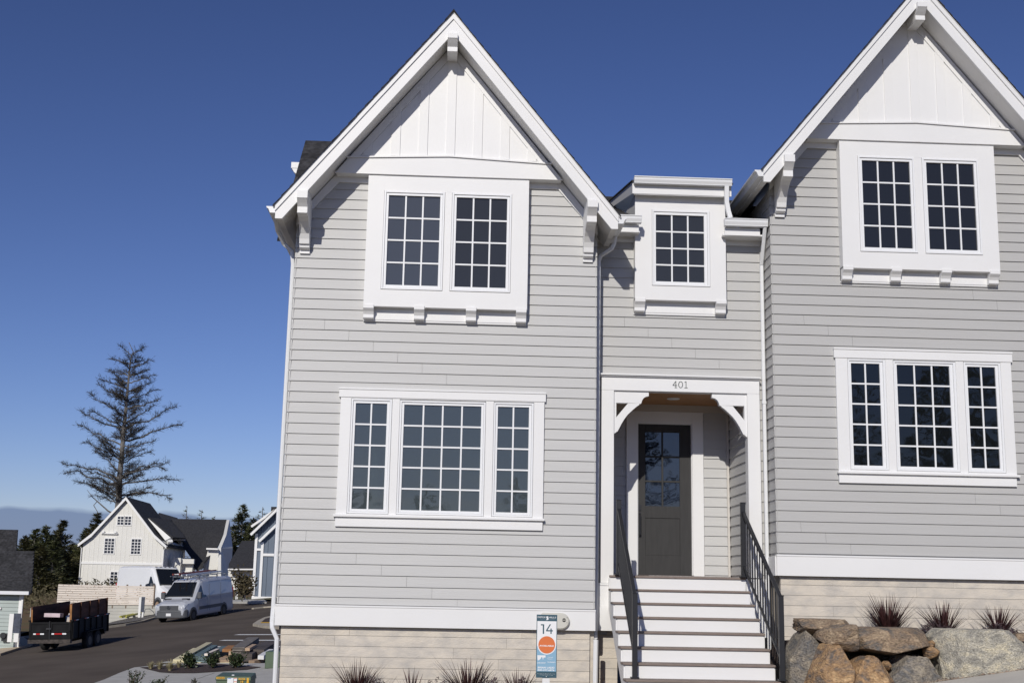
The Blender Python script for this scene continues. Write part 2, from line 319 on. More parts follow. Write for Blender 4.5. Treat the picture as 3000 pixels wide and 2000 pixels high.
# ------------------------------------------------------------------ the grey house
house = thing('town_house', 'large pale grey clapboard house with two steep white gables, number 401 over the door', 'house', (4.5, 0, 0))
LAP = .1524
def laps(mb, x0, x1, z0, z1, zref, y, holes=(), xl=None, xr=None, axis='x', flip=1, seed=0, seams=True):
    """clapboards: each board leans out to the plane at its butt. axis x: wall faces -Y at y. axis y: wall spans y, faces flip*X at x=y arg"""
    rnd = random.Random(seed); i0 = int(math.floor((zref-z1)/LAP))-1
    i = i0
    while True:
        zb = zref-LAP*i; zt = zb+LAP; i += 1
        if zb >= z1-.001: continue
        if zt <= z0+.001: break
        zb_, zt_ = max(zb, z0), min(zt, z1)
        a = max(x0, xl(zb_)) if xl else x0; b = min(x1, xr(zb_)) if xr else x1
        if b-a < .01: continue
        segs = [(a, b)]
        for hx0, hx1, hz0, hz1 in holes:
            if zb_ < hz1 and zt_ > hz0:
                if hz0-zb_ > .012 or zt_-hz1 > .012:       # board notched round the opening: keep a sliver
                    for zlo, zhi in ((zb_, min(zt_, hz0)), (max(zb_, hz1), zt_)):
                        if zhi-zlo > .012:
                            for s0, s1 in [(max(p, hx0), min(q, hx1)) for p, q in segs if max(p, hx0) < min(q, hx1)]:
                                bd(mb, s0, s1, zlo, zhi, zb, y, axis, flip, 1)
                ns = []
                for p, q in segs:
                    if hx0 > p: ns.append((p, min(q, hx0)))
                    if hx1 < q: ns.append((max(p, hx1), q))
                segs = [(p, q) for p, q in ns if q-p > .01]
        for p, q in segs:
            cuts = []
            if seams and q-p > 1.2:
                c = p+((i*.36*1.0+.9) % 3.66)
                if p+.25 < c < q-.25: cuts.append(c)
            pp = [p]+cuts+[q]
            for k in range(len(pp)-1):
                s0 = pp[k]+(.0015 if k else 0); s1 = pp[k+1]-(.0015 if k < len(pp)-2 else 0)
                bd(mb, s0, s1, zb_, zt_, zb, y, axis, flip, 1+rnd.uniform(-.012, .012))
def bd(mb, a, b, zlo, zhi, zb, y, axis, flip, tone):
    T = .0185
    off = lambda z: T*(z-zb)/LAP
    y0, y1 = off(zlo), off(zhi)
    pr = [(y0, zlo), (y1, zhi), (T+.006, zhi), (T+.006, zlo)]
    if axis == 'x': vs = [(a, y+d, z) for d, z in pr]+[(b, y+d, z) for d, z in pr]
    else: vs = [(y-flip*d, a, z) for d, z in pr]+[(y-flip*d, b, z) for d, z in pr]
    mb.add(vs, [(0, 1, 2, 3), (7, 6, 5, 4), (0, 4, 5, 1), (1, 5, 6, 2), (2, 6, 7, 3), (3, 7, 4, 0)], tone)

def window(label, x0, x1, z0, z1, g, yf, cols, rows, gm, recess=.035, name='window', parent=None):
    """unit frame x0..x1,z0..z1; g = glass rect"""
    parent = parent or house
    fr = MB(); k = .42; mx0 = x0+(g[0]-x0)*k; mx1 = x1-(x1-g[1])*k; mz0 = z0+(g[2]-z0)*k; mz1 = z1-(z1-g[3])*k
    fr.ring((x0, x1, z0, z1), (mx0, mx1, mz0, mz1), yf-.012, yf+.05)
    o = build(name, fr, VINYL, parent, label, bevel=.003)
    sh = MB(); sh.ring((mx0+.002, mx1-.002, mz0+.002, mz1-.002), g, yf+.004, yf+.05); build('sash', sh, VINYL, o, bevel=.003)
    pn = MB(); rr = random.Random(int(x0*100)+int(z0*37))
    cw = (g[1]-g[0])/cols; rh = (g[3]-g[2])/rows
    pn.box(g[0]-.01, g[1]+.01, yf+recess, yf+recess+.006, g[2]-.01, g[3]+.01); build('pane', pn, gm, o)
    mu = MB()
    for i in range(1, cols): mu.box(g[0]+cw*i-.0115, g[0]+cw*i+.0115, yf+recess-.016, yf+recess-.001, g[2], g[3])
    for j in range(1, rows):
        zc = g[2]+rh*j
        for i in range(cols): mu.box(g[0]+cw*i+(.0115 if i else 0), g[0]+cw*(i+1)-(.0115 if i < cols-1 else 0), yf+recess-.0155, yf+recess-.0015, zc-.0115, zc+.0115)
    build('muntin', mu, VINYL, o)
    return o
def corbel(x0, x1, zt, y, s=1.0, parent=None):
    pr = [(0, .02), (-.175, .02), (-.175, -.038), (-.166, -.038), (-.162, -.046), (-.13, -.075), (-.105, -.115), (-.105, -.165), (-.085, -.18), (0, -.18)]
    return build('corbel', MB().yz([(y+a*s, zt+b*s) for a, b in pr], x0, x1), WHITE, parent, bevel=.003)

S = 1.2325                      # roof pitch
def gable(dx, dz, W, zband_top, zband_bot, low_holes, side, seed, zref, win_glass, fnd, tops, ridge_back=9):
    X = lambda x: x+dx; Z = lambda z: z+dz; cx = dx+W/2
    # clapboard face, clipped by the rake frieze
    mb = MB()
    xl = lambda z: X(.22+(z-Z(7.067))/1.2)+.0 if z > Z(6.86) else X(0)
    xr = lambda z: 2*cx-xl(z)
    bay = (X(1.045), X(3.423), Z(5.45), Z(7.61))
    laps(mb, X(0), X(W), zband_top+.005, Z(7.515), zref, 0, [bay]+low_holes, xl, xr, seed=seed)
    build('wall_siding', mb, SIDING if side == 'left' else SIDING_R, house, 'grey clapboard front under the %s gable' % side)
    core = MB(); T = .03
    def grid_core():
        hs_ = sorted(low_holes); z0 = zband_bot; 
        if not hs_: core.box(X(.01), X(W-.01), T, .12, z0, Z(6.6)); return
        hz0 = min(h[2] for h in hs_); hz1 = max(h[3] for h in hs_)
        core.box(X(.01), X(W-.01), T, .12, z0, hz0); core.box(X(.01), X(W-.01), T, .12, hz1, Z(6.6)); px = X(.01)
        for h in hs_: core.box(px, h[0], T, .12, hz0, hz1); px = h[1]
        core.box(px, X(W-.01), T, .12, hz0, hz1)
    grid_core()
    core.xz([(X(.01), Z(6.6)), (X(W-.01), Z(6.6)), (X(W-.01), Z(6.9)), (cx, Z(9.6)), (X(.01), Z(6.9))], T, .12)
    core.box(X(.012), X(.05), .12, 8, zband_bot, Z(6.85)); core.box(X(W-.05), X(W-.012), .12, 8, zband_bot, Z(6.85)); core.box(X(.05), X(W-.05), 7.8, 8, zband_bot, Z(6.85))
    build('wall', core, mat('house_wrap_%s' % side, (.45, .44, .43), .8), house)
    fz = 1.78 if side == 'left' else 2.55; cz_ = 4.72 if side == 'left' else 5.5
    rm_ = MB().box(X(.06), X(W-.06), .13, 4.6, fz-.1, fz); build('room_floor', rm_, ROOMF, house)
    build('room_ceiling', MB().box(X(.06), X(W-.06), .13, 4.6, cz_, cz_+.1), ROOM, house); build('room_wall', MB().box(X(.06), X(W-.06), 4.5, 4.6, fz, cz_), ROOM, house)
    build('room_wall', MB().box(X(.051), X(.10), .13, 4.5, fz, cz_), ROOM, house); build('room_wall', MB().box(X(W-.10), X(W-.051), .13, 4.5, fz, cz_), ROOM, house)
    # skirt band and foundation
    bnd = MB().box(X(-.01), X(W+.005), -.028, .06, zband_bot, zband_top-.03); bnd.box(X(-.014), X(W+.009), -.036, .06, zband_top-.03, zband_top-.004)
    if side == 'right': bnd.box(X(-.03), X(-.01), .0, .5, zband_bot, zband_top-.03)
    build('skirt_board', bnd, WHITE, house, bevel=.003)
    fb = MB(); rnd = random.Random(seed); z = zband_bot+.02; i = 0
    while z > fnd[2]:
        zn = z-.1445; cuts = [X(fnd[0])]; c = X(fnd[0])+rnd.uniform(.7, 2.6)
        while c < fnd[3]-.3: cuts.append(c); c += rnd.uniform(1.4, 2.6)
        cuts.append(fnd[3])
        for a, b in zip(cuts, cuts[1:]):
            d = rnd.uniform(0, .0025); fb.box(a+.0014, b-.0014, fnd[4]+d, fnd[4]+.06, zn+.0028, z-.0028, 1+rnd.uniform(-.05, .05))
        z = zn
    fb.box(X(fnd[0])+.004, fnd[3]-.004, fnd[4]+.0055, fnd[4]+.3, fnd[2], zband_bot+.01, .35)
    fb.box(X(fnd[0])+.004, X(fnd[0])+.2, fnd[4]+.3, 8, fnd[2]-2.5, zband_bot+.01, .9)
    build('foundation', fb, CONC, house, 'board marked concrete foundation')
    # window bay
    b0, b1 = X(1.043), X(3.424); bz0, bz1 = Z(5.612), Z(7.60); yb = -.16
    w1 = (X(1.287), X(2.179), Z(5.868), Z(7.361)); w2 = (X(2.289), X(3.171), Z(5.868), Z(7.361)) if side == 'left' else (X(2.304), X(3.17), Z(5.868), Z(7.361))
    if side == 'right': w1 = (X(1.316), X(2.182), Z(5.868), Z(7.361))
    by = MB(); by.box(b0, b1, -.10, .03, bz0, bz1); by.box(b0, w1[0]-.004, yb, -.10, bz0, bz1); by.box(w2[1]+.004, b1, yb, -.10, bz0, bz1)
    by.box(w1[1]+.004, w2[0]-.004, yb+.003, -.10, w1[2]-.004, w1[3]+.004)
    by.box(w1[0]-.004, w2[1]+.004, yb+.0015, -.10, w1[3]+.004, bz1); by.box(w1[0]-.004, w2[1]+.004, yb+.0015, -.10, bz0, w1[2]-.004)
    bay_o = build('window_bay', by, WHITE, house, 'white boxed window bay in the %s gable' % side)
    ap = MB().box(b0, b1, -.03, .02, Z(5.44), bz0-.001); ap.box(b0-.002, b1+.002, -.022, .02, Z(5.415), Z(5.4385)); build('bay_apron', ap, WHITE, bay_o)
    for a in (1.043, 1.778, 2.533, 3.265): corbel(X(a), X(a+.152), Z(5.615), 0, parent=bay_o)
    for k, (wr, gm) in enumerate(zip((w1, w2), win_glass)):
        window('%s window of the upper pair in the %s gable' % (('first', 'second')[k], side), *wr, (wr[0]+.067, wr[1]-.067, Z(5.937), Z(7.295)), yb, 3, 4, gm)
    # gable head: boxed wall, belly band with a shallow peak, battens
    sof = lambda x: Z(9.69)-abs(x-cx)*S                       # underside of the rake
    gw = MB().xz([(X(.565), Z(7.60)), (2*cx-X(.565), Z(7.60)), (cx, sof(cx)-.002)], yb, .03); hd = build('gable_wall', gw, WHITE, house, 'white board and batten gable wall, %s' % side)
    bb = MB().xz([(X(.545), Z(7.603)), (2*cx-X(.545), Z(7.603)), (2*cx-X(.73), Z(7.836)), (cx, Z(7.902)), (X(.73), Z(7.836))], -.188, yb+.002); build('belly_band', bb, WHITE, hd, bevel=.003)
    cp = MB()
    for sgn in (-1, 1):
        a = (cx, Z(7.902)); b = (cx+sgn*(W/2-.71), Z(7.836)); cp = MB().xz([a, b, (b[0], b[1]+.022), (a[0], a[1]+.022)], -.212, yb+.001); build('band_cap', cp, WHITE, hd)
    bt = MB(); c0 = 2.2375+dx
    for k in range(-3, 4):
        a, b = c0+k*.407-.067, c0+k*.407+.067; zb = Z(7.925)-abs(k*.407)*.034+.004
        ta, tb = sof(a)-.17, sof(b)-.17
        if k == 0: ta = tb = min(ta, tb)
        if max(ta, tb) > zb+.05: bt.xz([(a, zb), (b, zb), (b, max(tb, zb+.01)), (a, max(ta, zb+.01))], yb-.016, yb+.002)
    build('batten', bt, WHITE, hd, bevel=.002)
    rt = MB()
    for sgn in (-1, 1):
        q = [(cx, sof(cx)-.002), (cx, sof(cx)-.175), (cx+sgn*1.52, sof(cx+1.52)-.175), (cx+sgn*1.6, sof(cx+1.6)-.002)]
        rt = MB().xz(q, yb-.02, yb+.002); build('rake_frieze', rt, WHITE, hd)
    # corner frieze on the siding
    for sgn in (-1, 1):
        cf = MB()
        m_ = lambda x: cx+sgn*(cx-x)*-1 if sgn < 0 else 2*cx-x
        pts = [(X(.0), Z(6.80)), (X(.0), Z(6.935)), (X(.565), Z(7.628)), (X(.60), Z(7.628)), (X(.60), Z(7.52)), (X(.594), Z(7.514)), (X(.05), Z(6.862))]
        pts = [(X(.0), Z(6.82)), (X(0), Z(6.965)), (X(.545), Z(7.635)), (X(.594), Z(7.635)), (X(.594), Z(7.514))]
        if sgn > 0: pts = [(2*cx-a, b) for a, b in pts]
        cf.xz(pts, -.024, .02)
        a, b = X(.594), X(1.043)
        if sgn > 0: a, b = 2*cx-b, 2*cx-a
        cf.box(a, b, -.024, .02, Z(7.514), Z(7.62)); build('corner_frieze', cf, WHITE, hd)
    # roof
    ro = lambda x: Z(10.0)-abs(x-cx)*S
    e0 = X(-.235); z_e = ro(e0)
    rb = MB()
    q = [(e0, z_e-.012), (e0, Z(6.755)), (e0+.098, Z(6.755))]
    rb.xz([(cx, Z(9.985))]+q+[(cx, Z(9.683))]+[(2*cx-a, b) for a, b in reversed(q)], -.60, -.565)
    rf = MB(); sl_ = MB()
    for sgn in (-1, 1):
        q = [(cx, Z(9.99)), (e0, z_e-.01), (e0, Z(6.80)), (e0+.08, Z(6.80)), (cx, Z(9.70))]
        if sgn > 0: q = [(2*cx-a, b) for a, b in q]
        sl_.xz(q, -.564, ridge_back)
    roof = build('roof_soffit', sl_, mat('soffit_paint_%s' % side, (.74, .73, .71), .6, .02, 2), house, 'boxed white underside of the %s gable roof' % side)
    build('rake_board', rb, WHITE, roof, bevel=.003)
    tr = MB()
    for sgn in (-1, 1):
        q = [(cx, Z(9.992)), (e0-.004, z_e-.006), (e0-.004, z_e-.095), (cx, Z(9.905))]
        if sgn > 0: q = [(2*cx-a, b) for a, b in q]
        tr = MB().xz(q, -.622, -.601); build('rake_trim', tr, WHITE, roof)
    dr = MB(); shg = MB(); rnd = random.Random(seed+5)
    for sgn in (-1, 1):
        def q_(u0, u1, lo, hi):
            a0 = cx+(e0-.03-cx)*u0; a1 = cx+(e0-.03-cx)*u1
            q = [(a0, ro(a0)+lo), (a1, ro(a1)+lo), (a1, ro(a1)+hi), (a0, ro(a0)+hi)]
            return [(2*cx-a, b) for a, b in q] if sgn > 0 else q
        dr.xz(q_(0, 1, -.006, .008), -.630, ridge_back)
        nn = 22
        for k in range(nn):
            u0, u1 = k/nn, (k+1.05)/nn; a0 = cx+(e0-.03-cx)*u0; a1 = cx+(e0-.03-cx)*u1
            q = [(a0, ro(a0)+.009), (a1, ro(a1)+.009), (a1, ro(a1)+.032+rnd.uniform(0, .006)), (a0, ro(a0)+.016)]
            if sgn > 0: q = [(2*cx-a, b) for a, b in q]
            shg.xz(q, -.645-rnd.uniform(0, .008), ridge_back, rnd.uniform(.7, 1.3))
    build('drip_edge', dr, GUTTER, roof)
    cap = MB(); yv = -.648
    while yv < ridge_back:
        cap.xz([(cx-.13, ro(cx-.13)+.028), (cx, Z(10.0)+.05), (cx+.13, ro(cx+.13)+.028), (cx, Z(10.0)+.02)], yv, yv+.13, rnd.uniform(.7, 1.2)); yv += .131
    build('shingles', shg, SHAKE, roof, 'charcoal asphalt shingles'); build('ridge_cap', cap, SHAKE, roof)
    # brackets
    def big(x0, x1):
        z = Z(0)
        pr = [(.0, 7.20), (-.598, 7.20), (-.598, 7.125), (-.665, 7.125), (-.665, 7.055), (-.65, 7.045), (-.60, 7.00), (-.555, 6.955), (-.555, 6.865), (-.52, 6.855), (-.43, 6.84), (-.34, 6.80), (-.25, 6.73), (-.19, 6.66), (-.155, 6.59), (-.14, 6.52), (-.105, 6.515), (-.10, 6.475), (-.07, 6.455), (-.03, 6.45), (-.03, 6.40), (.0, 6.40)]
        build('rake_bracket', MB().yz([(a, b+dz) for a, b in pr], x0, x1), WHITE, hd, bevel=.003)
        build('bracket_cap', MB().box(x0-.002, x1+.004, -.668, -.60, Z(7.058), Z(7.165)), WHITE, hd)
    big(X(.070), X(.216)); big(2*cx-X(.216), 2*cx-X(.070))
    pr = [(-.16, 9.72), (-.664, 9.66), (-.664, 9.585), (-.65, 9.575), (-.60, 9.53), (-.55, 9.49), (-.55, 9.42), (-.16, 9.42)]
    build('ridge_bracket', MB().yz([(a, b+dz) for a, b in pr], cx-.078, cx+.072), WHITE, hd, bevel=.003)
    # eave gutters
    for sgn in (-1, 1):
        q = [(X(-.235), Z(6.935)), (X(-.365), Z(6.935)), (X(-.362), Z(6.915)), (X(-.335), Z(6.90)), (X(-.31), Z(6.84)), (X(-.235), Z(6.84))]
        if sgn > 0: q = [(2*cx-a, b) for a, b in q]
        g1 = .48 if (side, sgn) in (('left', 1), ('right', -1)) else ridge_back
        build('eave_gutter', MB().xz(q, -.598, g1 if side == 'left' or sgn > 0 else 7), GUTTER, roof)
    return roof

lw_holes = [(.925, 1.506, 2.63, 4.272), (1.622, 2.857, 2.63, 4.272), (2.975, 3.553, 2.63, 4.272)]
rw_holes = [(8.182, 8.745, 3.417, 5.047), (8.866, 9.80, 3.417, 5.047), (9.923, 10.477, 3.417, 5.047)]
W = 4.4657; DX = 7.078
lblock = (.765, 3.71, 2.45, 4.425); rblock = (8.003, 10.64, 3.225, 5.205)
gable(0, 0, W, 1.36, 1.065, lw_holes if False else [lblock], 'left', 1, 6.497, (G_SCREEN, G_DARK), (.07, 0, -.3, 4.40, .06), None)
gable(DX, .79, W, 2.185, 1.88, [rblock], 'right', 2, 6.772, (G_RIGHT, G_RIGHT), (.06, 0, .2, DX+W-.07, .06), None)

# triple windows with casings
def triple(units, blk, head, sill, apr, cols, gm, side):
    # blk=(x0,x1,z0,z1) casing field; head=(x0,x1,z0,z1); sill; apron
    cs = MB(); z0 = sill[3]; z1 = head[2]
    px = blk[0]
    xs_ = [(blk[0], units[0][0]-.004)]+[(units[i][1]+.004, units[i+1][0]-.004) for i in range(len(units)-1)]+[(units[-1][1]+.004, blk[1])]
    for k, (a, b) in enumerate(xs_): cs.box(a, b, -.034+(.003 if 0 < k < len(xs_)-1 else 0), .03, z0, z1)
    zt = units[0][3]+.004
    for u in units:
        cs.box(u[0]-.004, u[1]+.004, -.033, .03, zt, z1); cs.box(u[0]-.004, u[1]+.004, -.033, .03, z0, units[0][2]-.004)
    o = build('window_casing', cs, WHITE, house, 'white casing round the lower %s triple window' % side, bevel=.002)
    build('casing_head', MB().box(head[0], head[1], -.045, .03, head[2], head[3]-.026).box(head[0]-.004, head[1]+.004, -.056, .03, head[3]-.026, head[3]), WHITE, o, bevel=.003)
    build('sill', MB().box(sill[0], sill[1], -.075, .03, sill[2], sill[3]), WHITE, o, bevel=.003)
    build('sill_apron', MB().box(apr[0], apr[1], -.034, .03, apr[2], sill[2]), WHITE, o, bevel=.002)
    for k, u in enumerate(units):
        window('%s unit of the lower %s triple window' % (('left', 'middle', 'right')[k], side), *u[:4], u[4], -.026, cols[k], 5, gm, recess=.03)
    rv = MB(); zt2 = units[0][3]
    for a, b in xs_: rv.box(a-.03 if a != blk[0] else a, b+.03 if b != blk[1] else b, .031, .125, z0-.1, head[3])
    build('window_reveal', rv, ROOM, o)
triple([(.925, 1.506, 2.63, 4.272, (.986, 1.436, 2.694, 4.206)), (1.622, 2.857, 2.63, 4.264, (1.683, 2.795, 2.693, 4.201)), (2.978, 3.553, 2.63, 4.267, (3.036, 3.486, 2.691, 4.205))],
       (.768, 3.708, 0, 0), (.741, 3.728, 4.288, 4.426), (.735, 3.730, 2.578, 2.612), (.764, 3.705, 2.444, 0), (2, 4, 2), G_LOW, 'left')
triple([(8.182, 8.745, 3.418, 5.047, (8.235, 8.662, 3.481, 4.986)), (8.866, 9.80, 3.418, 5.040, (8.920, 9.710, 3.480, 4.980)), (9.923, 10.477, 3.418, 5.045, (9.979, 10.401, 3.482, 4.981))],
       (8.003, 10.638, 0, 0), (7.98, 10.661, 5.06, 5.21), (7.985, 10.672, 3.355, 3.388), (8.006, 10.63, 3.222, 0), (2, 3, 2), G_RLOW, 'right')

build('newel_post', MB().box(3.36, 3.44, 1.9, 1.98, 1.78, 3.30), WHITE, house, 'white newel post seen through the left lower window')
build('curtain', MB().xz([(1.10, 1.9), (1.34, 1.9), (1.30, 3.45), (1.24, 3.62), (1.20, 3.2)], .5, .56).xz([(1.42, 1.9), (1.52, 1.9), (1.50, 3.28), (1.44, 3.25)], .52, .56), mat('pale_green_cloth', (.35, .42, .36), .9, .3, 12, stretch=(8, 1, .5)), house, 'pale green hanging cloth seen through the left lower window')
# side faces of the right gable and left gable returns
mb = MB(); laps(mb, 0.0, .50, 2.19, 7.55, 6.772, DX, axis='y', flip=-1, seams=False); build('side_siding', mb, SIDING_R, house, 'grey clapboard return on the left side of the right gable')
mb = MB(); laps(mb, 0.0, .50, 1.37, 6.85, 6.497, W, axis='y', flip=1, seams=False); build('side_siding', mb, SIDING, house, 'grey clapboard return on the right side of the left gable')
mb = MB(); laps(mb, 0.0, 8, 1.37, 6.85, 6.497, 0, axis='y', flip=-1, seams=False); build('side_siding', mb, SIDING, house, 'grey clapboard long left side of the house')
build('side_skirt', MB().box(-.03, .0, .061, 8, 1.065, 1.33).box(W+.002, W+.022, .03, .40, 1.065, 1.33), WHITE, house)
build('side_foundation', MB().box(W-.09, W+.0, .12, .62, -.3, 1.066, .95), CONC, house); build('side_foundation', MB().box(DX+.06, DX+.2, .37, .6, .2, 1.89, .95), CONC, house)

# middle block
YM = .51
mb = MB(); hole = (4.592, 6.971, 1.7, 4.80); mbay = (5.083, 6.474, 5.93, 7.6)
laps(mb, W, DX-.045, 1.74, 6.88, 6.772, YM, [hole, (5.088, 6.47, 5.76, 7.6)], seed=9)
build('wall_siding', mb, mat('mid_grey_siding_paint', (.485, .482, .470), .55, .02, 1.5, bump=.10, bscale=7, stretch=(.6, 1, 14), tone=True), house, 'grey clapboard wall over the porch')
build('corner_trim', MB().box(DX-.045, DX-.005, YM-.022, YM+.02, 1.9, 6.9), mat('grey_trim', (.56, .55, .53), .6), house)
build('wall', MB().box(W, 4.70, YM+.024, YM+.1, 1.0, 6.95).box(6.87, DX, YM+.024, YM+.1, 1.0, 6.95).box(4.70, 6.87, YM+.024, YM+.1, 4.72, 6.95), mat('porch_house_wrap', (.4, .4, .4), .8), house)
mb = MB(); z = 1.1
while z > -.3: mb.box(W-.02, 4.86, YM+.08+random.uniform(0, .003), YM+.2, z-.1427, z-.002, 1+random.uniform(-.04, .04)); z -= .1445
build('foundation', mb, CONC, house, 'narrow board marked foundation left of the stairs')
p_, q_ = P(1809, 1884, .25), P(1818, 1949, .25); build('stair_side_post', MB().xz([(p_.x, p_.z), (q_.x, p_.z), (q_.x, q_.z), (q_.x-.03, q_.z)], .25, .30), PLYE, house, 'raw orange timber offcut beside the stairs')
# skirt and portal
po = MB(); po.box(4.592, 4.779, .42, .60, 1.735, 4.56); po.box(6.782, 6.971, .42, .60, 1.845, 4.56); po.box(4.592, 6.971, .418, .602, 4.56, 4.768)
portal = build('porch_portal', po, WHITE, house, 'white door surround with curved braces', bevel=.004)
build('portal_cornice', MB().box(4.566, 6.98, .36, .60, 4.785, 4.806).box(4.575, 6.975, .385, .60, 4.768, 4.785), WHITE, portal)
build('porch_skirt', MB().box(W+.02, 4.80, .405, .56, 1.06, 1.41).box(W+.02, 4.80, .412, .56, 1.41, 1.70).box(W+.02, 4.80, .40, .56, 1.70, 1.733), WHITE, portal); build('porch_skirt', MB().box(6.72, DX-.0, .405, .56, 1.0, 1.83), WHITE, portal)
def zq(pts, Yp): return [(P(1740+a/4.3555, 1060+b/4.3555, Yp).x, P(1740+a/4.3555, 1060+b/4.3555, Yp).z) for a, b in pts]
bl = MB(); y0, y1 = .455, .555
top = zq([(262, 380), (700, 395), (700, 435), (668, 440), (640, 455), (620, 480), (608, 510), (604, 527), (262, 523)], .455)
top[0] = (4.7795, 4.559); top[1] = (top[1][0], 4.559); top[-1] = (4.7795, top[-2][1])
dia = zq([(434, 527), (604, 527), (600, 532), (580, 534), (578, 546), (545, 568), (490, 615), (430, 672), (390, 725), (350, 790), (320, 850), (300, 885), (285, 890), (285, 705)], .455)
vert = zq([(262, 523), (285, 525), (285, 892), (272, 903), (262, 918)], .455); vert = [(4.7795, top[-2][1]), (dia[-1][0], top[-2][1]), vert[2], vert[3], (4.7795, vert[4][1])]
for sgn in (-1, 1):
    bm_ = MB()
    for pts in (top, dia, vert):
        q = pts if sgn < 0 else [(2*5.7805-a, b) for a, b in pts]
        bm_.xz(q, y0+(.0 if pts is top else .001), y1)
    build('portal_brace', bm_, WHITE, portal)
nm = MB()
def nb(pts): nm.xz(zq(pts, .41), .411, .417)
# 4 0 1 in a light slab serif
nb([(1042, 243), (1050, 243), (1050, 328), (1042, 328)]); nb([(1005, 293), (1042, 243), (1042, 253), (1015, 293)]); nb([(1005, 293), (1063, 295), (1063, 301), (1005, 300)]); nb([(1030, 324), (1062, 325), (1062, 329), (1030, 328)])
zx = [(1107+30*math.cos(t/20*math.pi), 288+42*math.sin(t/20*math.pi)) for t in range(40)]; zi = [(1107+21*math.cos(t/20*math.pi), 288+36*math.sin(t/20*math.pi)) for t in range(40)]
for i in range(40): nb([zx[i], zx[(i+1) % 40], zi[(i+1) % 40], zi[i]])
nb([(1172, 247), (1180, 247), (1180, 330), (1172, 330)]); nb([(1156, 256), (1172, 247), (1172, 254), (1156, 262)]); nb([(1154, 326), (1197, 327), (1197, 332), (1154, 331)])
build('house_number', nm, NUMB, portal, 'grey number 401 on the white lintel')
# porch recess
mb = MB(); laps(mb, .60, 1.85, 1.86, 4.47, 6.772, 6.80, axis='y', flip=-1, seams=False); build('porch_side_siding', mb, SIDING, house, 'right side wall inside the porch')
mb = MB(); laps(mb, .60, 1.85, 1.86, 4.47, 6.772, 4.70, axis='y', flip=1, seams=False); build('porch_side_siding', mb, SIDING, house, 'shaded left side wall inside the porch')
mb = MB(); laps(mb, 4.70, 6.80, 1.86, 4.46, 6.772, 1.85, [(5.156, 6.388, 1.0, 4.452)], seams=False); build('porch_back_siding', mb, SIDING, house, 'grey clapboard beside the front door')
build('porch_trim', MB().box(6.765, 6.80, 1.82, 1.85, 1.86, 4.46).box(4.70, 6.80, 1.815, 1.86, 4.452, 4.57), mat('porch_grey_trim', (.58, .55, .51), .6), house)
build('porch_shell', MB().box(4.6, 6.9, 1.95, 2.0, 1.5, 4.7).box(6.83, 6.87, .6, 1.95, 1.5, 4.7).box(4.62, 4.66, .6, 1.95, 1.5, 4.7), INNER, house)
cl = MB()
for k in range(9): cl.box(4.66, 6.84, .60+k*.14, .60+k*.14+.136, 4.565, 4.60, random.uniform(.85, 1.1))
ceil = build('porch_ceiling', cl, CEDAR, house, 'honey cedar plank porch ceiling'); build('recessed_light', MB().xy([(5.79+.1*math.cos(t*.3491), 1.12+.1*math.sin(t*.3491)) for t in range(18)], 4.555, 4.57), VINYL, ceil)
# door
cs = MB(); cs.box(5.156, 5.335, 1.815, 1.89, 1.865, 4.44); cs.box(6.21, 6.388, 1.815, 1.89, 1.865, 4.44); cs.box(5.335, 6.21, 1.815, 1.89, 4.272, 4.44); cs.box(5.15, 6.394, 1.805, 1.89, 4.44, 4.455)
cs.box(5.335, 5.347, 1.84, 1.92, 1.88, 4.272); cs.box(6.198, 6.21, 1.84, 1.92, 1.88, 4.272); cs.box(5.347, 6.198, 1.84, 1.92, 4.258, 4.272)
build('door_casing', cs, WHITE, house, bevel=.003)
dg = (5.468, 6.020, 2.955, 4.132); dp = (5.476, 6.016, 2.187, 2.767)
d = MB(); X0, X1, Z0, Z1 = 5.347, 6.198, 1.885, 4.258
d.box(X0, dg[0], 1.90, 1.945, Z0, Z1); d.box(dg[1], X1, 1.90, 1.945, Z0, Z1); d.box(dg[0], dg[1], 1.90, 1.945, dg[3], Z1); d.box(dg[0], dg[1], 1.90, 1.945, dp[3], dg[2]); d.box(dg[0], dg[1], 1.90, 1.945, Z0, dp[2])
d.box(dg[0], dg[1], 1.912, 1.94, dp[2], dp[3]); cw = (dg[1]-dg[0])/2; rh = (dg[3]-dg[2])/3
d.box(dg[0]+cw-.014, dg[0]+cw+.014, 1.905, 1.918, dg[2], dg[3])
for j in (1, 2): d.box(dg[0], dg[0]+cw-.014, 1.905, 1.918, dg[2]+rh*j-.014, dg[2]+rh*j+.014); d.box(dg[0]+cw+.014, dg[1], 1.905, 1.918, dg[2]+rh*j-.014, dg[2]+rh*j+.014)
door = build('front_door', d, DOOR, house, 'dark grey front door with six panes', bevel=.003)
build('door_pane', MB().box(dg[0], dg[1], 1.919, 1.925, dg[2], dg[3]), glass('door_glass', (.012, .017, .03), 1.8), door)
h = MB(); h.box(5.357, 5.40, 1.885, 1.90, 2.88, 2.97); h.tube([(5.378, 1.89, 2.83), (5.378, 1.845, 2.81), (5.378, 1.845, 2.50), (5.378, 1.89, 2.48)], .011); h.box(5.362, 5.394, 1.888, 1.90, 2.46, 2.85)
build('door_handle', h, BLACK, door)
build('threshold', MB().box(5.33, 6.215, 1.80, 1.93, 1.855, 1.884), mat('bronze_threshold', (.06, .05, .045), .5), door)
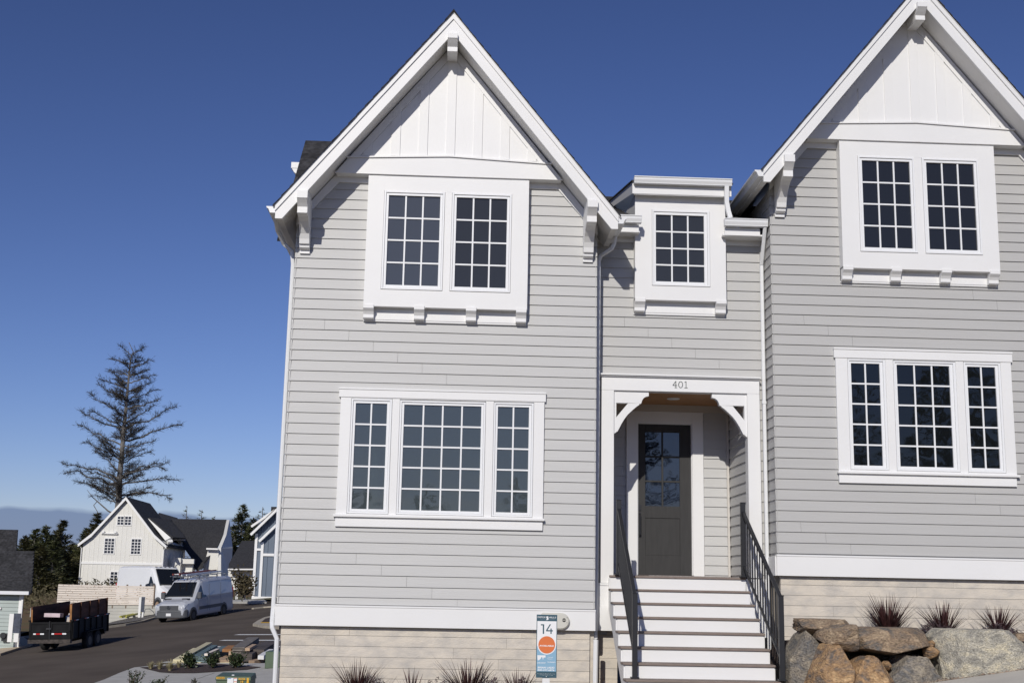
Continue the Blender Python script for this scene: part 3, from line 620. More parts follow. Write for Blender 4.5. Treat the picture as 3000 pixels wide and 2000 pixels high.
# stairs
deck = MB().box(4.715, 6.70, .33, .60, 1.817, 1.847).box(4.70, 6.83, .60, 1.94, 1.817, 1.846)
st = build('porch_deck', deck, TREAD, house, 'brown composite porch floor', bevel=.004)
build('door_mat', MB().box(5.30, 6.5, .42, 1.5, 1.847, 1.856), mat('grey_rubber_mat', (.30, .28, .27), .9, .3, 60), st)
TZ = [1.655, 1.470, 1.280, 1.092, .898, .706, .511, .32]
stairs = build('stair_riser', MB().box(4.725, 6.69, .355, .40, 1.655, 1.817), WHITE, house, 'white risers of the porch stairs')
for i, z in enumerate(TZ):
    yn = .33-.27*(i+1); z2 = TZ[i+1] if i < 7 else z-.19
    build('stair_tread', MB().box(4.695, 6.705, yn, yn+.295, z-.030, z), TREAD, stairs, bevel=.006)
    build('stair_riser', MB().box(4.725, 6.69, yn+.027, yn+.055, z2, z-.030), WHITE, stairs)
for x0, x1 in ((4.705, 4.7245), (6.6905, 6.705)):
    sg = MB()
    pts = [(.42, 1.81), (.35, 1.81)]
    for i, z in enumerate(TZ): yn = .33-.27*(i+1)+.04; pts += [(yn+.27, z-.032), (yn, z-.032)]
    pts += [(-1.84, .05), (-1.60, .05), (.42, 1.38)]
    sg.yz(pts, x0, x1); build('stair_stringer', sg, WHITE, stairs)
def railing(tx, ty, tz, tb, bx, by, bz, bb, side, n=14):
    o = build('handrail', MB().bar((tx, ty, tz-.13), (bx, by, bz-.035), .05, .035), BLACK, house, 'black metal stair railing, %s side' % side, bevel=.004)
    for (x, y, z0, z1) in ((tx, ty, tb, tz), (bx, by, bb, bz)):
        build('post', MB().box(x-.033, x+.033, y-.033, y+.033, z0, z1).box(x-.055, x+.055, y-.055, y+.055, z0, z0+.02).box(x-.037, x+.037, y-.037, y+.037, z1-.012, z1), BLACK, o, bevel=.004)
    lo = .78; build('lower_rail', MB().bar((tx, ty, tz-.13-lo), (bx, by, bz-.035-lo-.03), .028, .03), BLACK, o)
    for i in range(1, n+1):
        t = i/(n+1); x, y = tx+(bx-tx)*t, ty+(by-ty)*t; zt = tz-.13+(bz-.035-tz+.13)*t
        build('baluster', MB().box(x-.008, x+.008, y-.008, y+.008, zt-lo-.01, zt), BLACK, o)
railing(6.66, .30, 2.93, 1.848, 6.772, -1.35, 1.606, .512, 'right'); railing(4.837, .30, 2.93, 1.848, 4.838, -1.35, 1.60, .512, 'left')
# middle bay dormer
b0, b1 = 5.082, 6.474; w0 = (5.344, 6.228, 6.168, 7.36); yb = YM-.16
by = MB(); by.box(b0, b1, yb+.06, .6, 5.945, 7.62); by.box(b0, w0[0]-.004, yb, yb+.06, 5.945, 7.62); by.box(w0[1]+.004, b1, yb, yb+.06, 5.945, 7.62)
by.box(w0[0]-.004, w0[1]+.004, yb+.0015, yb+.06, w0[3]+.004, 7.62); by.box(w0[0]-.004, w0[1]+.004, yb+.0015, yb+.06, 5.945, w0[2]-.004); by.box(b0+.002, b1-.002, .6, 3.2, 6.9, 7.62)
mbay_o = build('window_bay', by, WHITE, house, 'white boxed bay with one window over the porch')
build('bay_apron', MB().box(b0, b1, YM-.03, YM+.02, 5.775, 5.944).box(b0-.002, b1+.002, YM-.022, YM+.02, 5.745, 5.7745), WHITE, mbay_o)
corbel(5.082, 5.240, 5.948, YM, 1, mbay_o); corbel(6.318, 6.476, 5.948, YM, 1, mbay_o)
window('single twelve pane window over the porch', *w0, (5.403, 6.143, 6.235, 7.283), yb, 3, 4, G_DARK)
rf = MB(); rf.yz([(.20, 7.745), (3.6, 8.43), (3.6, 8.30), (.20, 7.56)], 5.02, 6.54); dorm = build('dormer_roof', rf, WHITE, house, 'low sloped roof of the middle bay')
sh_ = MB()
for k in range(22): y0_ = .16+k*.155; sh_.yz([(y0_, 7.745+(y0_-.2)*.2+.022), (y0_+.17, 7.745+(y0_-.03)*.2+.010), (y0_+.17, 7.745+(y0_-.03)*.2+.001), (y0_, 7.745+(y0_-.2)*.2+.001)], 5.0, 6.56, random.uniform(.7, 1.3))
build('shingles', sh_, SHAKE, dorm)
def kgutter(parent, x0, x1, y, z1, h=.105, dpt=.12):
    z0 = z1-h; pr = [(y+dpt, z1), (y, z1), (y, z1-.016), (y+.012, z1-.02), (y+.012, z1-.05), (y+.03, z0+.012), (y+.03, z0), (y+dpt, z0)]
    return build('gutter', MB().yz(pr, x0, x1), GUTTER, parent, bevel=.002)
kgutter(dorm, 5.035, 6.532, .075, 7.803); build('fascia', MB().box(5.045, 6.42, .21, .24, 7.55, 7.60), WHITE, dorm)
ds = MB(); ds.tube([(6.452, .14, 7.70), (6.452, .15, 7.45), (6.475, .14, 7.30), (6.50, .12, 7.19)], .045, 4); build('downspout', ds, GUTTER, dorm, 'short downspout dropping to the lower gutter')
# middle roof and lower gutters
mr_ = MB(); n = 42
for k in range(n):
    y0_ = .14+k*.15; za = 7.15+(y0_-.15)*.37; 
    for xa, xb in ((4.0, 5.07), (6.49, 7.9)):
        x = xa
        while x < xb:
            xe = min(x+.25+random.uniform(0, .2), xb); q = random.uniform(.6, 1.4)
            mr_.yz([(y0_, za+.016+random.uniform(0, .006)), (y0_+.16, za+.0592+.002), (y0_+.16, za+.0592-.03), (y0_, za-.02)], x, xe, q); x = xe
    if y0_ > 3.4:
        mr_.yz([(y0_, za+.016), (y0_+.16, za+.0612), (y0_+.16, za+.03), (y0_, za-.02)], 5.07, 6.49)
mroof = build('middle_roof', mr_, SHAKE, house, 'charcoal shingle roof between the gables')
for a, b in ((4.70, 5.146), (6.408, 7.066)):
    kgutter(mroof, a, b, .055, 7.178, .11); build('fascia', MB().box(a+.02, b-.03 if b < 6 else b-.10, .185, .22, 6.945, 7.065), WHITE, mroof)
    build('eave_soffit', MB().box(a, b-.01, .22, YM, 6.95, 6.975).box(a+.02 if a > 6 else W, b-.04 if b < 6 else 7.05, YM-.02, YM+.02, 6.872, 6.95), WHITE, mroof)
# downspouts
dsr = MB(); dsr.bar((7.03, .12, 7.08), (7.035, .42, 6.55), .055, .05); dsr.box(7.012, 7.066, .40, .46, 2.05, 6.60); dsr.box(7.006, 7.072, .395, .465, 4.40, 4.46); dsr.box(7.014, 7.070, .39, .45, .3, 2.06)
build('downspout', dsr, GUTTER, house, 'long white downspout right of the porch', bevel=.012)
def dspipe(pts, label, r=.038): build('downspout', MB().tube(pts, r, 8), GUTTER, house, label, smooth=False)
dspipe([(4.74, .10, 6.84), (4.735, .13, 6.74), (4.70, .14, 6.665), (4.62, .18, 6.615), (4.55, .25, 6.58), (4.52, .28, 6.50), (4.515, .28, 3.5), (4.505, .28, 1.0), (4.49, .15, .97)], 'shaded downspout on the right side of the left gable', .032)
dspipe([(4.480, .00, .945), (4.474, -.005, .3), (4.474, -.005, -.2)], 'lit lower end of the downspout beside the stairs', .036)
dspipe([(-.27, -.3, 6.86), (-.275, .0, 6.75), (-.20, .2, 6.6), (-.08, .25, 6.5), (-.055, .25, 6.3), (-.052, .08, 1.3), (-.056, .05, 1.10), (-.045, .02, 1.03), (.03, .0, .88), (.035, .0, -.3)], 'white downspout at the left corner of the house', .034)
# rear cross gable behind the left gable
rg = MB(); 
for k in range(20):
    y0_ = 1.4+k*.142; z0_ = 8.49+(y0_-3)*.942; x = -.48; 
    while x < 2.2:
        xe = min(x+.25+random.uniform(0, .25), 2.2); rg.yz([(y0_, z0_+.02), (y0_+.15, z0_+.15), (y0_+.15, z0_+.10), (y0_, z0_-.02)], x, xe, random.uniform(.6, 1.4)); x = xe
rr_ = build('rear_roof', rg, SHAKE, house, 'charcoal shingles of the rear cross gable')
build('rear_gable', MB().yz([(1.6, 7.0), (4.22, 9.45), (6.8, 7.0)], -.2, 2), WHITE, house)
build('ridge_bracket', MB().box(-.67, -.3, 3.9, 4.06, 9.02, 9.13).xz([(-.66, 9.02), (-.40, 9.02), (-.40, 8.86), (-.52, 8.89), (-.61, 8.94)], 3.91, 4.05), WHITE, rr_)
# wall vent
vt = MB(); q = [(3.98+.122*math.sin(t*math.pi/16), 1.190+.115*math.cos(t*math.pi/16)) for t in range(17)]
vt.xz([(3.70, 1.305)]+q+[(3.70, 1.075)], -.085, -.028); vo = build('wall_vent', vt, VENTM, house, 'beige round ended vent on the white skirt board', bevel=.02)
build('vent_grille', MB().disc((4.022, 1.208), .026, -.0875, -.084).disc((4.063, 1.243), .005, -.0875, -.085, 8).disc((4.063, 1.173), .005, -.0875, -.085, 8), INNER, vo)
build('vent_bar', MB().box(3.998, 4.046, -.0895, -.0876, 1.211, 1.216).box(3.998, 4.046, -.0895, -.0876, 1.200, 1.205), VENTM, vo)

# ------------------------------------------------------------------ for-sale sign
sg0 = thing('yard_sign', 'narrow blue and white sign reading 14 AVAILABLE on a white post before the foundation', 'sign', (3.677, -1.5, .05))
ys_ = -1.5; x0, x1, z0, z1 = 3.544, 3.809, .514, 1.304
build('post', MB().box(3.628, 3.722, ys_+.006, ys_+.04, -.4, 1.25), WHITE, sg0)
pn = build('panel', MB().box(x0, x1, ys_-.004, ys_+.005, z0, z1), TEAL, sg0)
build('print_white', MB().box(x0+.008, x1-.008, ys_-.005, ys_-.004, .80, 1.222), SIGNW, pn)
q = [(x0+.008, .593), (x1-.008, .593)]; cz, cr = .925, .121
arc = [(3.6775+cr*math.cos(-math.pi*t/24), cz-.0+cr*math.sin(-math.pi*t/24)) for t in range(25)]
up = [(x1-.008, .91)]+[p for p in arc]+[(x0+.008, .91)]
lowb = MB()
for i in range(24): lowb.xz([(arc[i][0], .593), (arc[i+1][0], .593), arc[i+1], arc[i]], ys_-.006, ys_-.005)
lowb.box(x0+.008, arc[-1][0], ys_-.006, ys_-.005, .593, .91); lowb.box(arc[0][0], x1-.008, ys_-.006, ys_-.005, .593, .91)
build('print_blue', lowb, SKYB, pn)
build('print_orange', MB().disc((3.6775, cz), .108, ys_-.0075, ys_-.006, 40), ORNG, pn)
tx = MB()
text_mb(tx, 'DEPOE', 3.556, 3.658, 1.262, 1.281, ys_-.0052, bold=.01); text_mb(tx, 'HILLS', 3.700, 3.794, 1.261, 1.280, ys_-.0052, bold=.01)
tx.xz([(3.668, 1.282), (3.690, 1.284), (3.692, 1.262), (3.700, 1.25), (3.690, 1.238), (3.662, 1.236), (3.668, 1.244), (3.678, 1.25), (3.668, 1.262)], ys_-.0058, ys_-.0045)
tx.box(3.58, 3.645, ys_-.0055, ys_-.0045, 1.2495, 1.2505); tx.box(3.705, 3.775, ys_-.0055, ys_-.0045, 1.2495, 1.2505)
text_mb(tx, 'AVAILABLE', 3.583, 3.768, .903, .923, ys_-.0080, bold=.03)
text_mb(tx, 'BRIAN LADD', 3.567, 3.780, .630, .652, ys_-.0066, bold=.03); text_mb(tx, '800.297.6876', 3.565, 3.780, .600, .620, ys_-.0066, bold=.03)
text_mb(tx, 'LADD GROUP', 3.558, 3.665, .692, .706, ys_-.0066, bold=.03); text_mb(tx, 'Cascade', 3.690, 3.760, .765, .778, ys_-.0066, bold=.0); text_mb(tx, 'Hasson', 3.690, 3.752, .745, .757, ys_-.0066); text_mb(tx, "Sotheby's", 3.690, 3.790, .700, .718, ys_-.0066, bold=.02)
tx.xz([(3.558, .793), (3.664, .793), (3.664, .768), (3.652, .764), (3.640, .768), (3.632, .735), (3.625, .765), (3.612, .775), (3.606, .757), (3.594, .742), (3.566, .727), (3.562, .745)], ys_-.0072, ys_-.0062)
text_mb(tx, 'Each office is independently owned', 3.563, 3.785, .560, .567, ys_-.0052); text_mb(tx, 'and operated. Equal Housing.', 3.585, 3.765, .545, .552, ys_-.0052)
tx.disc((3.677, .529), .005, ys_-.0055, ys_-.0045, 10)
build('white_lettering', tx, SIGNW, pn, fix=False)
t2 = MB()
def sq(pts): t2.xz([(P(1540+a/7.127, 1780+b/7.127, ys_).x, P(1540+a/7.127, 1780+b/7.127, ys_).z) for a, b in pts], ys_-.0062, ys_-.0050)
sq([(358, 335), (386, 335), (385, 536), (357, 536)]); sq([(318, 334), (358, 335), (358, 359), (318, 358)])
sq([(503, 336), (530, 336), (457, 458), (427, 458)]); sq([(427, 458), (568, 460), (568, 485), (427, 483)]); sq([(518, 424), (543, 424), (542, 460), (518, 460)]); sq([(518, 485), (542, 485), (542, 537), (517, 537)]); build('number_fourteen', t2, TEAL, pn)

sg0.location = (3.632, -2.099, .105); sg0.scale = (.9644,)*3

# ------------------------------------------------------------------ plants by the house
def blades(mb, c, n, h, sp, rnd, wd=.012, droop=.35):
    for _ in range(n):
        a = rnd.uniform(0, 2*math.pi); l = h*rnd.uniform(.55, 1.08); out_ = sp*rnd.uniform(.05, 1)**.8; b = rnd.uniform(0, .05)
        x, y, z = c[0]+b*math.cos(a), c[1]+b*math.sin(a), c[2]; pts = []
        dr_ = droop*rnd.uniform(.2, 1.3)*out_/sp
        for k in range(6):
            t = k/5; rr = out_*t**1.3; zz_ = l*(t-dr_*t*t*.9); pts.append(Vector((x+math.cos(a)*rr, y+math.sin(a)*rr, z+zz_)))
        sd = Vector((-math.sin(a), math.cos(a), 0)); w_ = wd*rnd.uniform(.45, 1.0); ws = [w_*.7, w_, w_, w_*.8, w_*.5, .0005]
        # face width partly towards a random direction so blades read from the front
        sd = (sd+Vector((rnd.uniform(-.6, .6), 0, 0))).normalized(); vs_ = []
        for p, q in zip(pts, ws): vs_ += [p-sd*q, p+sd*q]
        mb.add(vs_, [(2*k, 2*k+1, 2*k+3, 2*k+2) for k in range(5)])
def spiky(x, y, z, h, sp, n, label, seed, droop=.35):
    rnd = random.Random(seed); t = thing('spiky_shrub', label, 'plant', (x, y, z), group='dark purple strap leaved plants'); mb = MB(); blades(mb, (x, y, z), n, h, sp, rnd, droop=droop); 
    build('leaves', mb, RED_LEAF, t, fix=False); build('crown_stem', MB().tube([(x, y, z-.05), (x, y, z+h*.22)], [.05, .03], 7), RED_LEAF, t)
def fluffy(x, y, z, rx, h, n, label, seed):
    rnd = random.Random(seed); t = thing('leafy_groundcover', label, 'plant', (x, y, z), group='low purple leaf clumps'); mb = MB(); st_ = MB()
    for _ in range(n):
        a = rnd.uniform(0, 6.283); r = rnd.random()**.5; ph = rnd.random(); px, py = x+rx*r*math.cos(a), y+rx*.7*r*math.sin(a); pz = z+h*(1-r*r*.7)*rnd.uniform(.35, 1.0); c = Vector((px, py, pz)); s = rnd.uniform(.008, .020)
        k = 5; base = rnd.uniform(0, 6.28); tilt = Vector((rnd.uniform(-1, 1), rnd.uniform(-1.3, .3), rnd.uniform(.1, 1))).normalized(); u1 = tilt.orthogonal().normalized(); v1 = tilt.cross(u1)
        for j in range(3):
            aa = base+j*2.1; d1 = u1*math.cos(aa)+v1*math.sin(aa); d2 = u1*math.cos(aa+.6)+v1*math.sin(aa+.6); d3 = u1*math.cos(aa-.6)+v1*math.sin(aa-.6)
            mb.add([c, c+d2*s, c+d1*s*1.9, c+d3*s], [(0, 1, 2, 3)])
    for _ in range(n//14):
        a = rnd.uniform(0, 6.283); r = rnd.random(); p = Vector((x+rx*r*math.cos(a), y+rx*.7*r*math.sin(a), z+h*(1-r*r*.6)*.8)); st_.tube([(x, y, z-.03), tuple(p)], [.004, .002], 4, False)
    build('leaves', mb, HEU, t, fix=False); build('stems', st_, HEU, t, fix=False)
spiky(1.20, -.42, .02, .64, .46, 190, 'dark spiky plant at the left end of the foundation bed', 1)
spiky(1.93, -.42, .05, .53, .22, 26, 'thin dark spiky plant between the two large ones', 2, .15)
spiky(2.70, -.45, .02, .70, .56, 190, 'largest dark spiky plant in the middle of the foundation bed', 3)
spiky(3.38, -.40, .02, .54, .30, 90, 'dark spiky plant just left of the sign', 4, .2)
fluffy(1.42, -.62, .05, .26, .42, 420, 'low purple clump at the foot of the leftmost spiky plant', 5)
fluffy(2.27, -.62, .05, .24, .40, 200, 'sparse purple clump left of the largest spiky plant', 6)
fluffy(3.0, -.62, .05, .28, .43, 420, 'low purple clump between the largest spiky plant and the sign', 7)
fluffy(3.45, -.62, .05, .2, .42, 260, 'low purple clump under the sign', 8)
spiky(8.50, -.45, 1.0, .66, .48, 220, 'dark spiky plant above the wide flat boulder', 11, .25)
spiky(9.28, -.45, 1.02, .56, .44, 130, 'dark spiky plant between the first and third right of the stairs', 12, .2)
spiky(10.06, -.45, 1.05, .50, .42, 130, 'dark spiky plant above the big pale boulder', 13, .2)
spiky(10.78, -.45, 1.1, .55, .45, 100, 'dark spiky plant cut by the right picture edge', 14)
fluffy(9.12, -.6, 1.02, .30, .30, 520, 'dense purple clump beside the middle spiky plant of the raised bed', 15)
fluffy(10.0, -.62, 1.05, .30, .24, 520, 'dense purple clump round the spiky plant over the pale boulder', 16)

# ------------------------------------------------------------------ boulders and raised bed
def rockmat(name, a, b, c, sc_=3.5):
    m = bpy.data.materials.new(name); m.use_nodes = True; t = m.node_tree; bs = t.nodes['Principled BSDF']; n = t.nodes.new; k = t.links.new
    bs.inputs['Roughness'].default_value = .9; tcn = n('ShaderNodeTexCoord')
    mp = n('ShaderNodeMapping'); mp.inputs['Rotation'].default_value = (.3, .5, .2); mp.inputs['Scale'].default_value = (1, 1, 1.7); k(tcn.outputs['Object'], mp.inputs[0])
    n1 = n('ShaderNodeTexNoise'); n1.inputs['Scale'].default_value = sc_; n1.inputs['Detail'].default_value = 9; n1.inputs['Roughness'].default_value = .65; n1.inputs['Distortion'].default_value = .8; k(mp.outputs[0], n1.inputs['Vector'])
    cr_ = n('ShaderNodeValToRGB'); e = cr_.color_ramp.elements; e[0].position = .36; e[0].color = (*a, 1); e[1].position = .66; e[1].color = (*c, 1); x = e.new(.50); x.color = (*b, 1); k(n1.outputs['Fac'], cr_.inputs[0])
    n2 = n('ShaderNodeTexNoise'); n2.inputs['Scale'].default_value = sc_*9; n2.inputs['Detail'].default_value = 8; k(mp.outputs[0], n2.inputs['Vector'])
    r2 = n('ShaderNodeMapRange'); r2.inputs['From Min'].default_value = .3; r2.inputs['From Max'].default_value = .7; r2.inputs['To Min'].default_value = .55; r2.inputs['To Max'].default_value = 1.35; k(n2.outputs['Fac'], r2.inputs['Value'])
    mu = n('ShaderNodeMixRGB'); mu.blend_type = 'MULTIPLY'; mu.inputs['Fac'].default_value = 1; k(cr_.outputs[0], mu.inputs['Color1']); k(r2.outputs[0], mu.inputs['Color2']); k(mu.outputs[0], bs.inputs['Base Color'])
    v = n('ShaderNodeTexVoronoi'); v.feature = 'DISTANCE_TO_EDGE'; v.inputs['Scale'].default_value = sc_*1.6; nd = n('ShaderNodeMixRGB'); nd.inputs['Fac'].default_value = .12; k(mp.outputs[0], nd.inputs['Color1']); k(n1.outputs['Color'], nd.inputs['Color2']); k(nd.outputs[0], v.inputs['Vector'])
    ad = n('ShaderNodeMath'); ad.operation = 'MULTIPLY_ADD'; rv = n('ShaderNodeMapRange'); rv.inputs['From Max'].default_value = .06; k(v.outputs['Distance'], rv.inputs['Value']); k(rv.outputs[0], ad.inputs[0]); ad.inputs[1].default_value = .14; k(n2.outputs['Fac'], ad.inputs[2])
    bu = n('ShaderNodeBump'); bu.inputs['Strength'].default_value = .9; bu.inputs['Distance'].default_value = .03; k(ad.outputs[0], bu.inputs['Height']); k(bu.outputs[0], bs.inputs['Normal'])
    return m
RO = rockmat('orange_brown_rock', (.15, .13, .115), (.38, .235, .12), (.58, .40, .22)); RG = rockmat('grey_rock', (.14, .14, .14), (.25, .22, .18), (.42, .36, .27)); RP = rockmat('pale_green_rock', (.30, .285, .25), (.49, .46, .385), (.68, .61, .45), 5); RM = rockmat('mixed_rock', (.14, .13, .12), (.27, .195, .13), (.42, .32, .215))
def boulder(x0, x1, z0, z1, y0, y1, m, label, seed, cuts=(), pw=5, name='boulder', sub=5, am=.085, nc=20, dm=.74):
    rnd = random.Random(seed); bm = bmesh.new(); bmesh.ops.create_icosphere(bm, subdivisions=sub, radius=1)
    off = Vector((rnd.uniform(0, 50), rnd.uniform(0, 50), rnd.uniform(0, 50)))
    pl = [(Vector((rnd.uniform(-1, 1), rnd.uniform(-1, .4), rnd.uniform(-.7, 1))).normalized(), rnd.uniform(dm, dm+.22)) for _ in range(nc)]+[(Vector(c[:3]).normalized(), c[3]) for c in cuts]
    for v in bm.verts:
        p = v.co.copy(); s = (abs(p.x)**pw+abs(p.y)**pw+abs(p.z)**pw)**(-1/pw); p *= s
        p *= 1+am*noise.noise(p*1.6+off)+.5*am*abs(noise.noise(p*4+off))+.34*am*noise.noise(p*9+off)+.12*am*noise.noise(p*25+off)
        for n_, d_ in pl:
            e_ = p.dot(n_)-d_*(1+.03*noise.noise(p*5+off))
            if e_ > 0: p -= n_*e_*.97
        v.co = p
    xs_ = [v.co.x for v in bm.verts]; ys__ = [v.co.y for v in bm.verts]; zs = [v.co.z for v in bm.verts]; cx, cy, cz_ = (x0+x1)/2, (y0+y1)/2, z0
    for v in bm.verts:
        v.co = Vector((x0+(v.co.x-min(xs_))/(max(xs_)-min(xs_))*(x1-x0)-cx, y0+(v.co.y-min(ys__))/(max(ys__)-min(ys__))*(y1-y0)-cy, z0+(v.co.z-min(zs))/(max(zs)-min(zs))*(z1-z0)-cz_))
    me = bpy.data.meshes.new(name); bm.to_mesh(me); bm.free(); me.materials.append(m); me.polygons.foreach_set('use_smooth', [True]*len(me.polygons)); me.set_sharp_from_angle(angle=R(22))
    o = bpy.data.objects.new(name, me); C.objects.link(o); o.location = (cx, cy, cz_); tag(o, label, 'boulder' if name == 'boulder' else 'rock', 'stacked garden rocks'); 
    return o
boulder(7.02, 7.79, 1.08, 1.31, -1.45, -.75, RM, 'flat brown slab topmost of the rock pile beside the stair rail', 21, [(0, 0, 1, .8)], 7, nc=10, dm=.88)
boulder(6.85, 7.38, .0, 1.18, -1.6, -.8, RG, 'tall grey rock nearest the bottom stair post', 22, [(-.6, 0, .8, .85)], 6, nc=12, dm=.86)
boulder(7.20, 7.74, .90, 1.255, -1.75, -.95, RM, 'dark rock overhanging the gap left of the wide flat boulder', 23, [(-.7, 0, -.7, .8)], 7, nc=10, dm=.88)
boulder(7.60, 8.77, .84, 1.215, -1.72, -.7, RM, 'wide flat topped boulder with orange and grey faces', 24, [(0, 0, 1, .72), (.5, -.3, -.8, .85), (-.3, -.2, -.9, .85), (0, -1, .1, .8)], 9, nc=9, dm=.86)
boulder(6.98, 7.66, -.1, 1.01, -2.05, -1.2, RO, 'big orange boulder at the lower left of the pile', 25, [(-.7, -.2, .7, .85), (.7, -.2, .6, .95)], 6, nc=12, dm=.86)
boulder(7.42, 8.19, -.1, .87, -2.1, -1.3, RO, 'rounded orange boulder at the bottom centre of the pile', 26, [(.75, -.1, .65, .85), (-.6, 0, .8, .95)], 5, nc=12, dm=.86)
boulder(8.02, 8.83, .0, .885, -1.9, -1.15, RG, 'grey brown boulder under the wide flat one', 27, [(-.7, -.1, .7, .9), (.8, 0, .5, 1.0)], 7, nc=10, dm=.9)
boulder(8.76, 9.94, .3, 1.22, -1.9, -.9, RP, 'big pale grey green boulder beside the pavement', 28, [(.75, -.1, .6, 1.12), (-.8, -.6, .1, 1.1), (-.7, 0, .7, 1.14), (0, 0, 1, .85), (0, -1, 0, .85), (-1, -.5, .2, .95)], 12, nc=4, dm=1.05)
boulder(9.86, 11.3, .4, 1.17, -1.35, -.6, RM, 'grey brown boulder cut by the right picture edge', 29, [(0, 0, 1, .8)], 6, nc=8, dm=.9)
boulder(8.60, 8.80, .83, .99, -1.65, -1.35, RO, 'small tan stone wedged between the flat and the pale boulder', 30, (), 3, 'wedge_stone', 3)
boulder(8.68, 8.77, .97, 1.07, -1.55, -1.35, RO, 'smallest tan stone on top of the wedged one', 31, (), 3, 'wedge_stone', 3)
boulder(8.03, 8.14, .68, .80, -1.7, -1.45, RO, 'small stone in the gap under the wide flat boulder', 32, (), 3, 'wedge_stone', 3)
# soil of the raised bed
mb = MB(); nxx, nyy = 24, 8
g = [(6.9+i*.2, -1.3+j*.19, .98+.03*noise.noise(Vector((i*.9, j*.9, 0)))+(.12*(i/nxx))-(.35 if i < 1 else 0)) for j in range(nyy+1) for i in range(nxx+1)]
mb.add(g, [(j*(nxx+1)+i, j*(nxx+1)+i+1, (j+1)*(nxx+1)+i+1, (j+1)*(nxx+1)+i) for j in range(nyy) for i in range(nxx)])
setting(build('planting_bed', mb, MULCH, smooth=True), 'mulch of the raised bed behind the boulders')
# river gravel along the pavement edge
rnd = random.Random(3); mb = MB()
for _ in range(2600):
    x = rnd.uniform(7.9, 12); y = rnd.uniform(-2.02, -1.25); s = rnd.uniform(.006, .02)*(1.6 if rnd.random() < .06 else 1); c = Vector((x, y, zz(x)-.01+s*.3)); ax = [Vector((s, 0, 0)), Vector((0, s*.8, 0)), Vector((0, 0, s*.6))]
    mb.add([c+ax[0], c-ax[0], c+ax[1], c-ax[1], c+ax[2]], [(0, 2, 4), (2, 1, 4), (1, 3, 4), (3, 0, 4)], rnd.uniform(.35, 1.2))
tag(build('gravel', mb, mat('river_gravel', (.36, .27, .20), .85, .4, 3, tone=True), fix=False), 'small brown stones along the pavement edge', 'gravel', kind='stuff')

# ------------------------------------------------------------------ far buildings
def simple_window(parent, x0, x1, z0, z1, y, cols, rows, label=None, trim=.09):
    o = build('window', MB().ring((x0-trim, x1+trim, z0-trim, z1+trim), (x0, x1, z0, z1), y-.06, y+.02), FARTRIM, parent, label)
    build('pane', MB().box(x0, x1, y-.02, y+.02, z0, z1), FARGLASS, o); mu = MB()
    for i in range(1, cols): x = x0+(x1-x0)*i/cols; mu.box(x-.025, x+.025, y-.04, y-.021, z0, z1)
    for j in range(1, rows): z = z0+(z1-z0)*j/rows; mu.box(x0, x1, y-.039, y-.022, z-.025, z+.025)
    build('muntin', mu, FARTRIM, o); return o
YH = 101.7
fh = thing('white_house', 'cream white board and batten house with a steep dark roof, partly behind the two vans', 'house', (-27.7, YH, 1))
hx = lambda x, y=0: P(x/2.851, 1450+y/2.851, YH)
eL, eR, ap, zb0 = -31.35, -24.05, hx(1060, 22), -.5
outl = [(eL, zb0), (eR, zb0), (eR, 5.15), (eR+.15, 5.25), (-24.9, 6.0), (ap.x, ap.z-.05), (-30.5, 6.0), (eL-.15, 5.25), (eL, 5.15)]
wl = MB().xz(outl, YH, YH+9.2); build('wall', wl, FARWHITE, fh)
bt = MB(); x = eL+.2
while x < eR-.1:
    zt = min(ap.z-abs(x-ap.x)*1.25-.25, 9.3); bt.box(x-.03, x+.03, YH-.018, YH+.01, zb0, 3.25); bt.box(x-.03, x+.03, YH-.018, YH+.01, 3.45, max(3.5, zt)); x += .405
build('batten', bt, FARWHITE, fh); build('belt_board', MB().box(eL, eR, YH-.06, YH+.01, 3.25, 3.45), FARTRIM, fh)
def rf_side(sg_, y0, y1, th=.16, e=.35):
    a, b, c = (ap.x, ap.z+.1), (ap.x+sg_*2.85, 6.02), (ap.x+sg_*(3.65+e), 5.05)
    return [a, b, c, (c[0], c[1]-th), (b[0], b[1]-th*1.4), (a[0], a[1]-th*1.7)]
rm = MB()
for sg_ in (-1, 1): rm.xz(rf_side(sg_, 0, 0), YH-.32, YH+9.3)
ro_ = build('roof', rm, SHAKE, fh, 'steep charcoal roof with flared eaves')
rk = MB()
for sg_ in (-1, 1):
    q = rf_side(sg_, 0, 0); rk.xz([(a, b-.02) for a, b in q[:3]]+[(q[3][0], q[3][1]-.12), (q[4][0], q[4][1]-.10), (q[5][0], q[5][1]-.05)], YH-.42, YH-.321)
build('rake_board', rk, FARTRIM, ro_)
for sg_ in (-1, 1): build('downspout', MB().tube([(ap.x+sg_*4.05, YH-.3, 5.0), (ap.x+sg_*3.72, YH-.1, 4.65), (ap.x+sg_*3.70, YH-.1, -.5)], .05, 6), FARTRIM, fh)
def zwin(x0_, y0_, x1_, y1_, c, r): a = hx(x0_, y0_); b = hx(x1_, y1_); simple_window(fh, a.x, b.x, b.z, a.z, YH, c, r)
zwin(986, 178, 1030, 246, 2, 3); zwin(1048, 178, 1092, 248, 2, 3); zwin(880, 362, 948, 485, 3, 5); zwin(1103, 366, 1169, 490, 3, 5); zwin(928, 640, 975, 740, 2, 4)
lt = MB(); a = hx(848, 318); lt.box(a.x, a.x+1.5, YH-.2, YH, a.z-.05, a.z+.05).box(a.x+.1, a.x+.3, YH-.3, YH-.2, a.z+.05, a.z+.25).box(a.x+1.2, a.x+1.4, YH-.3, YH-.2, a.z+.05, a.z+.25)
build('floodlight', lt, FARTRIM, fh)
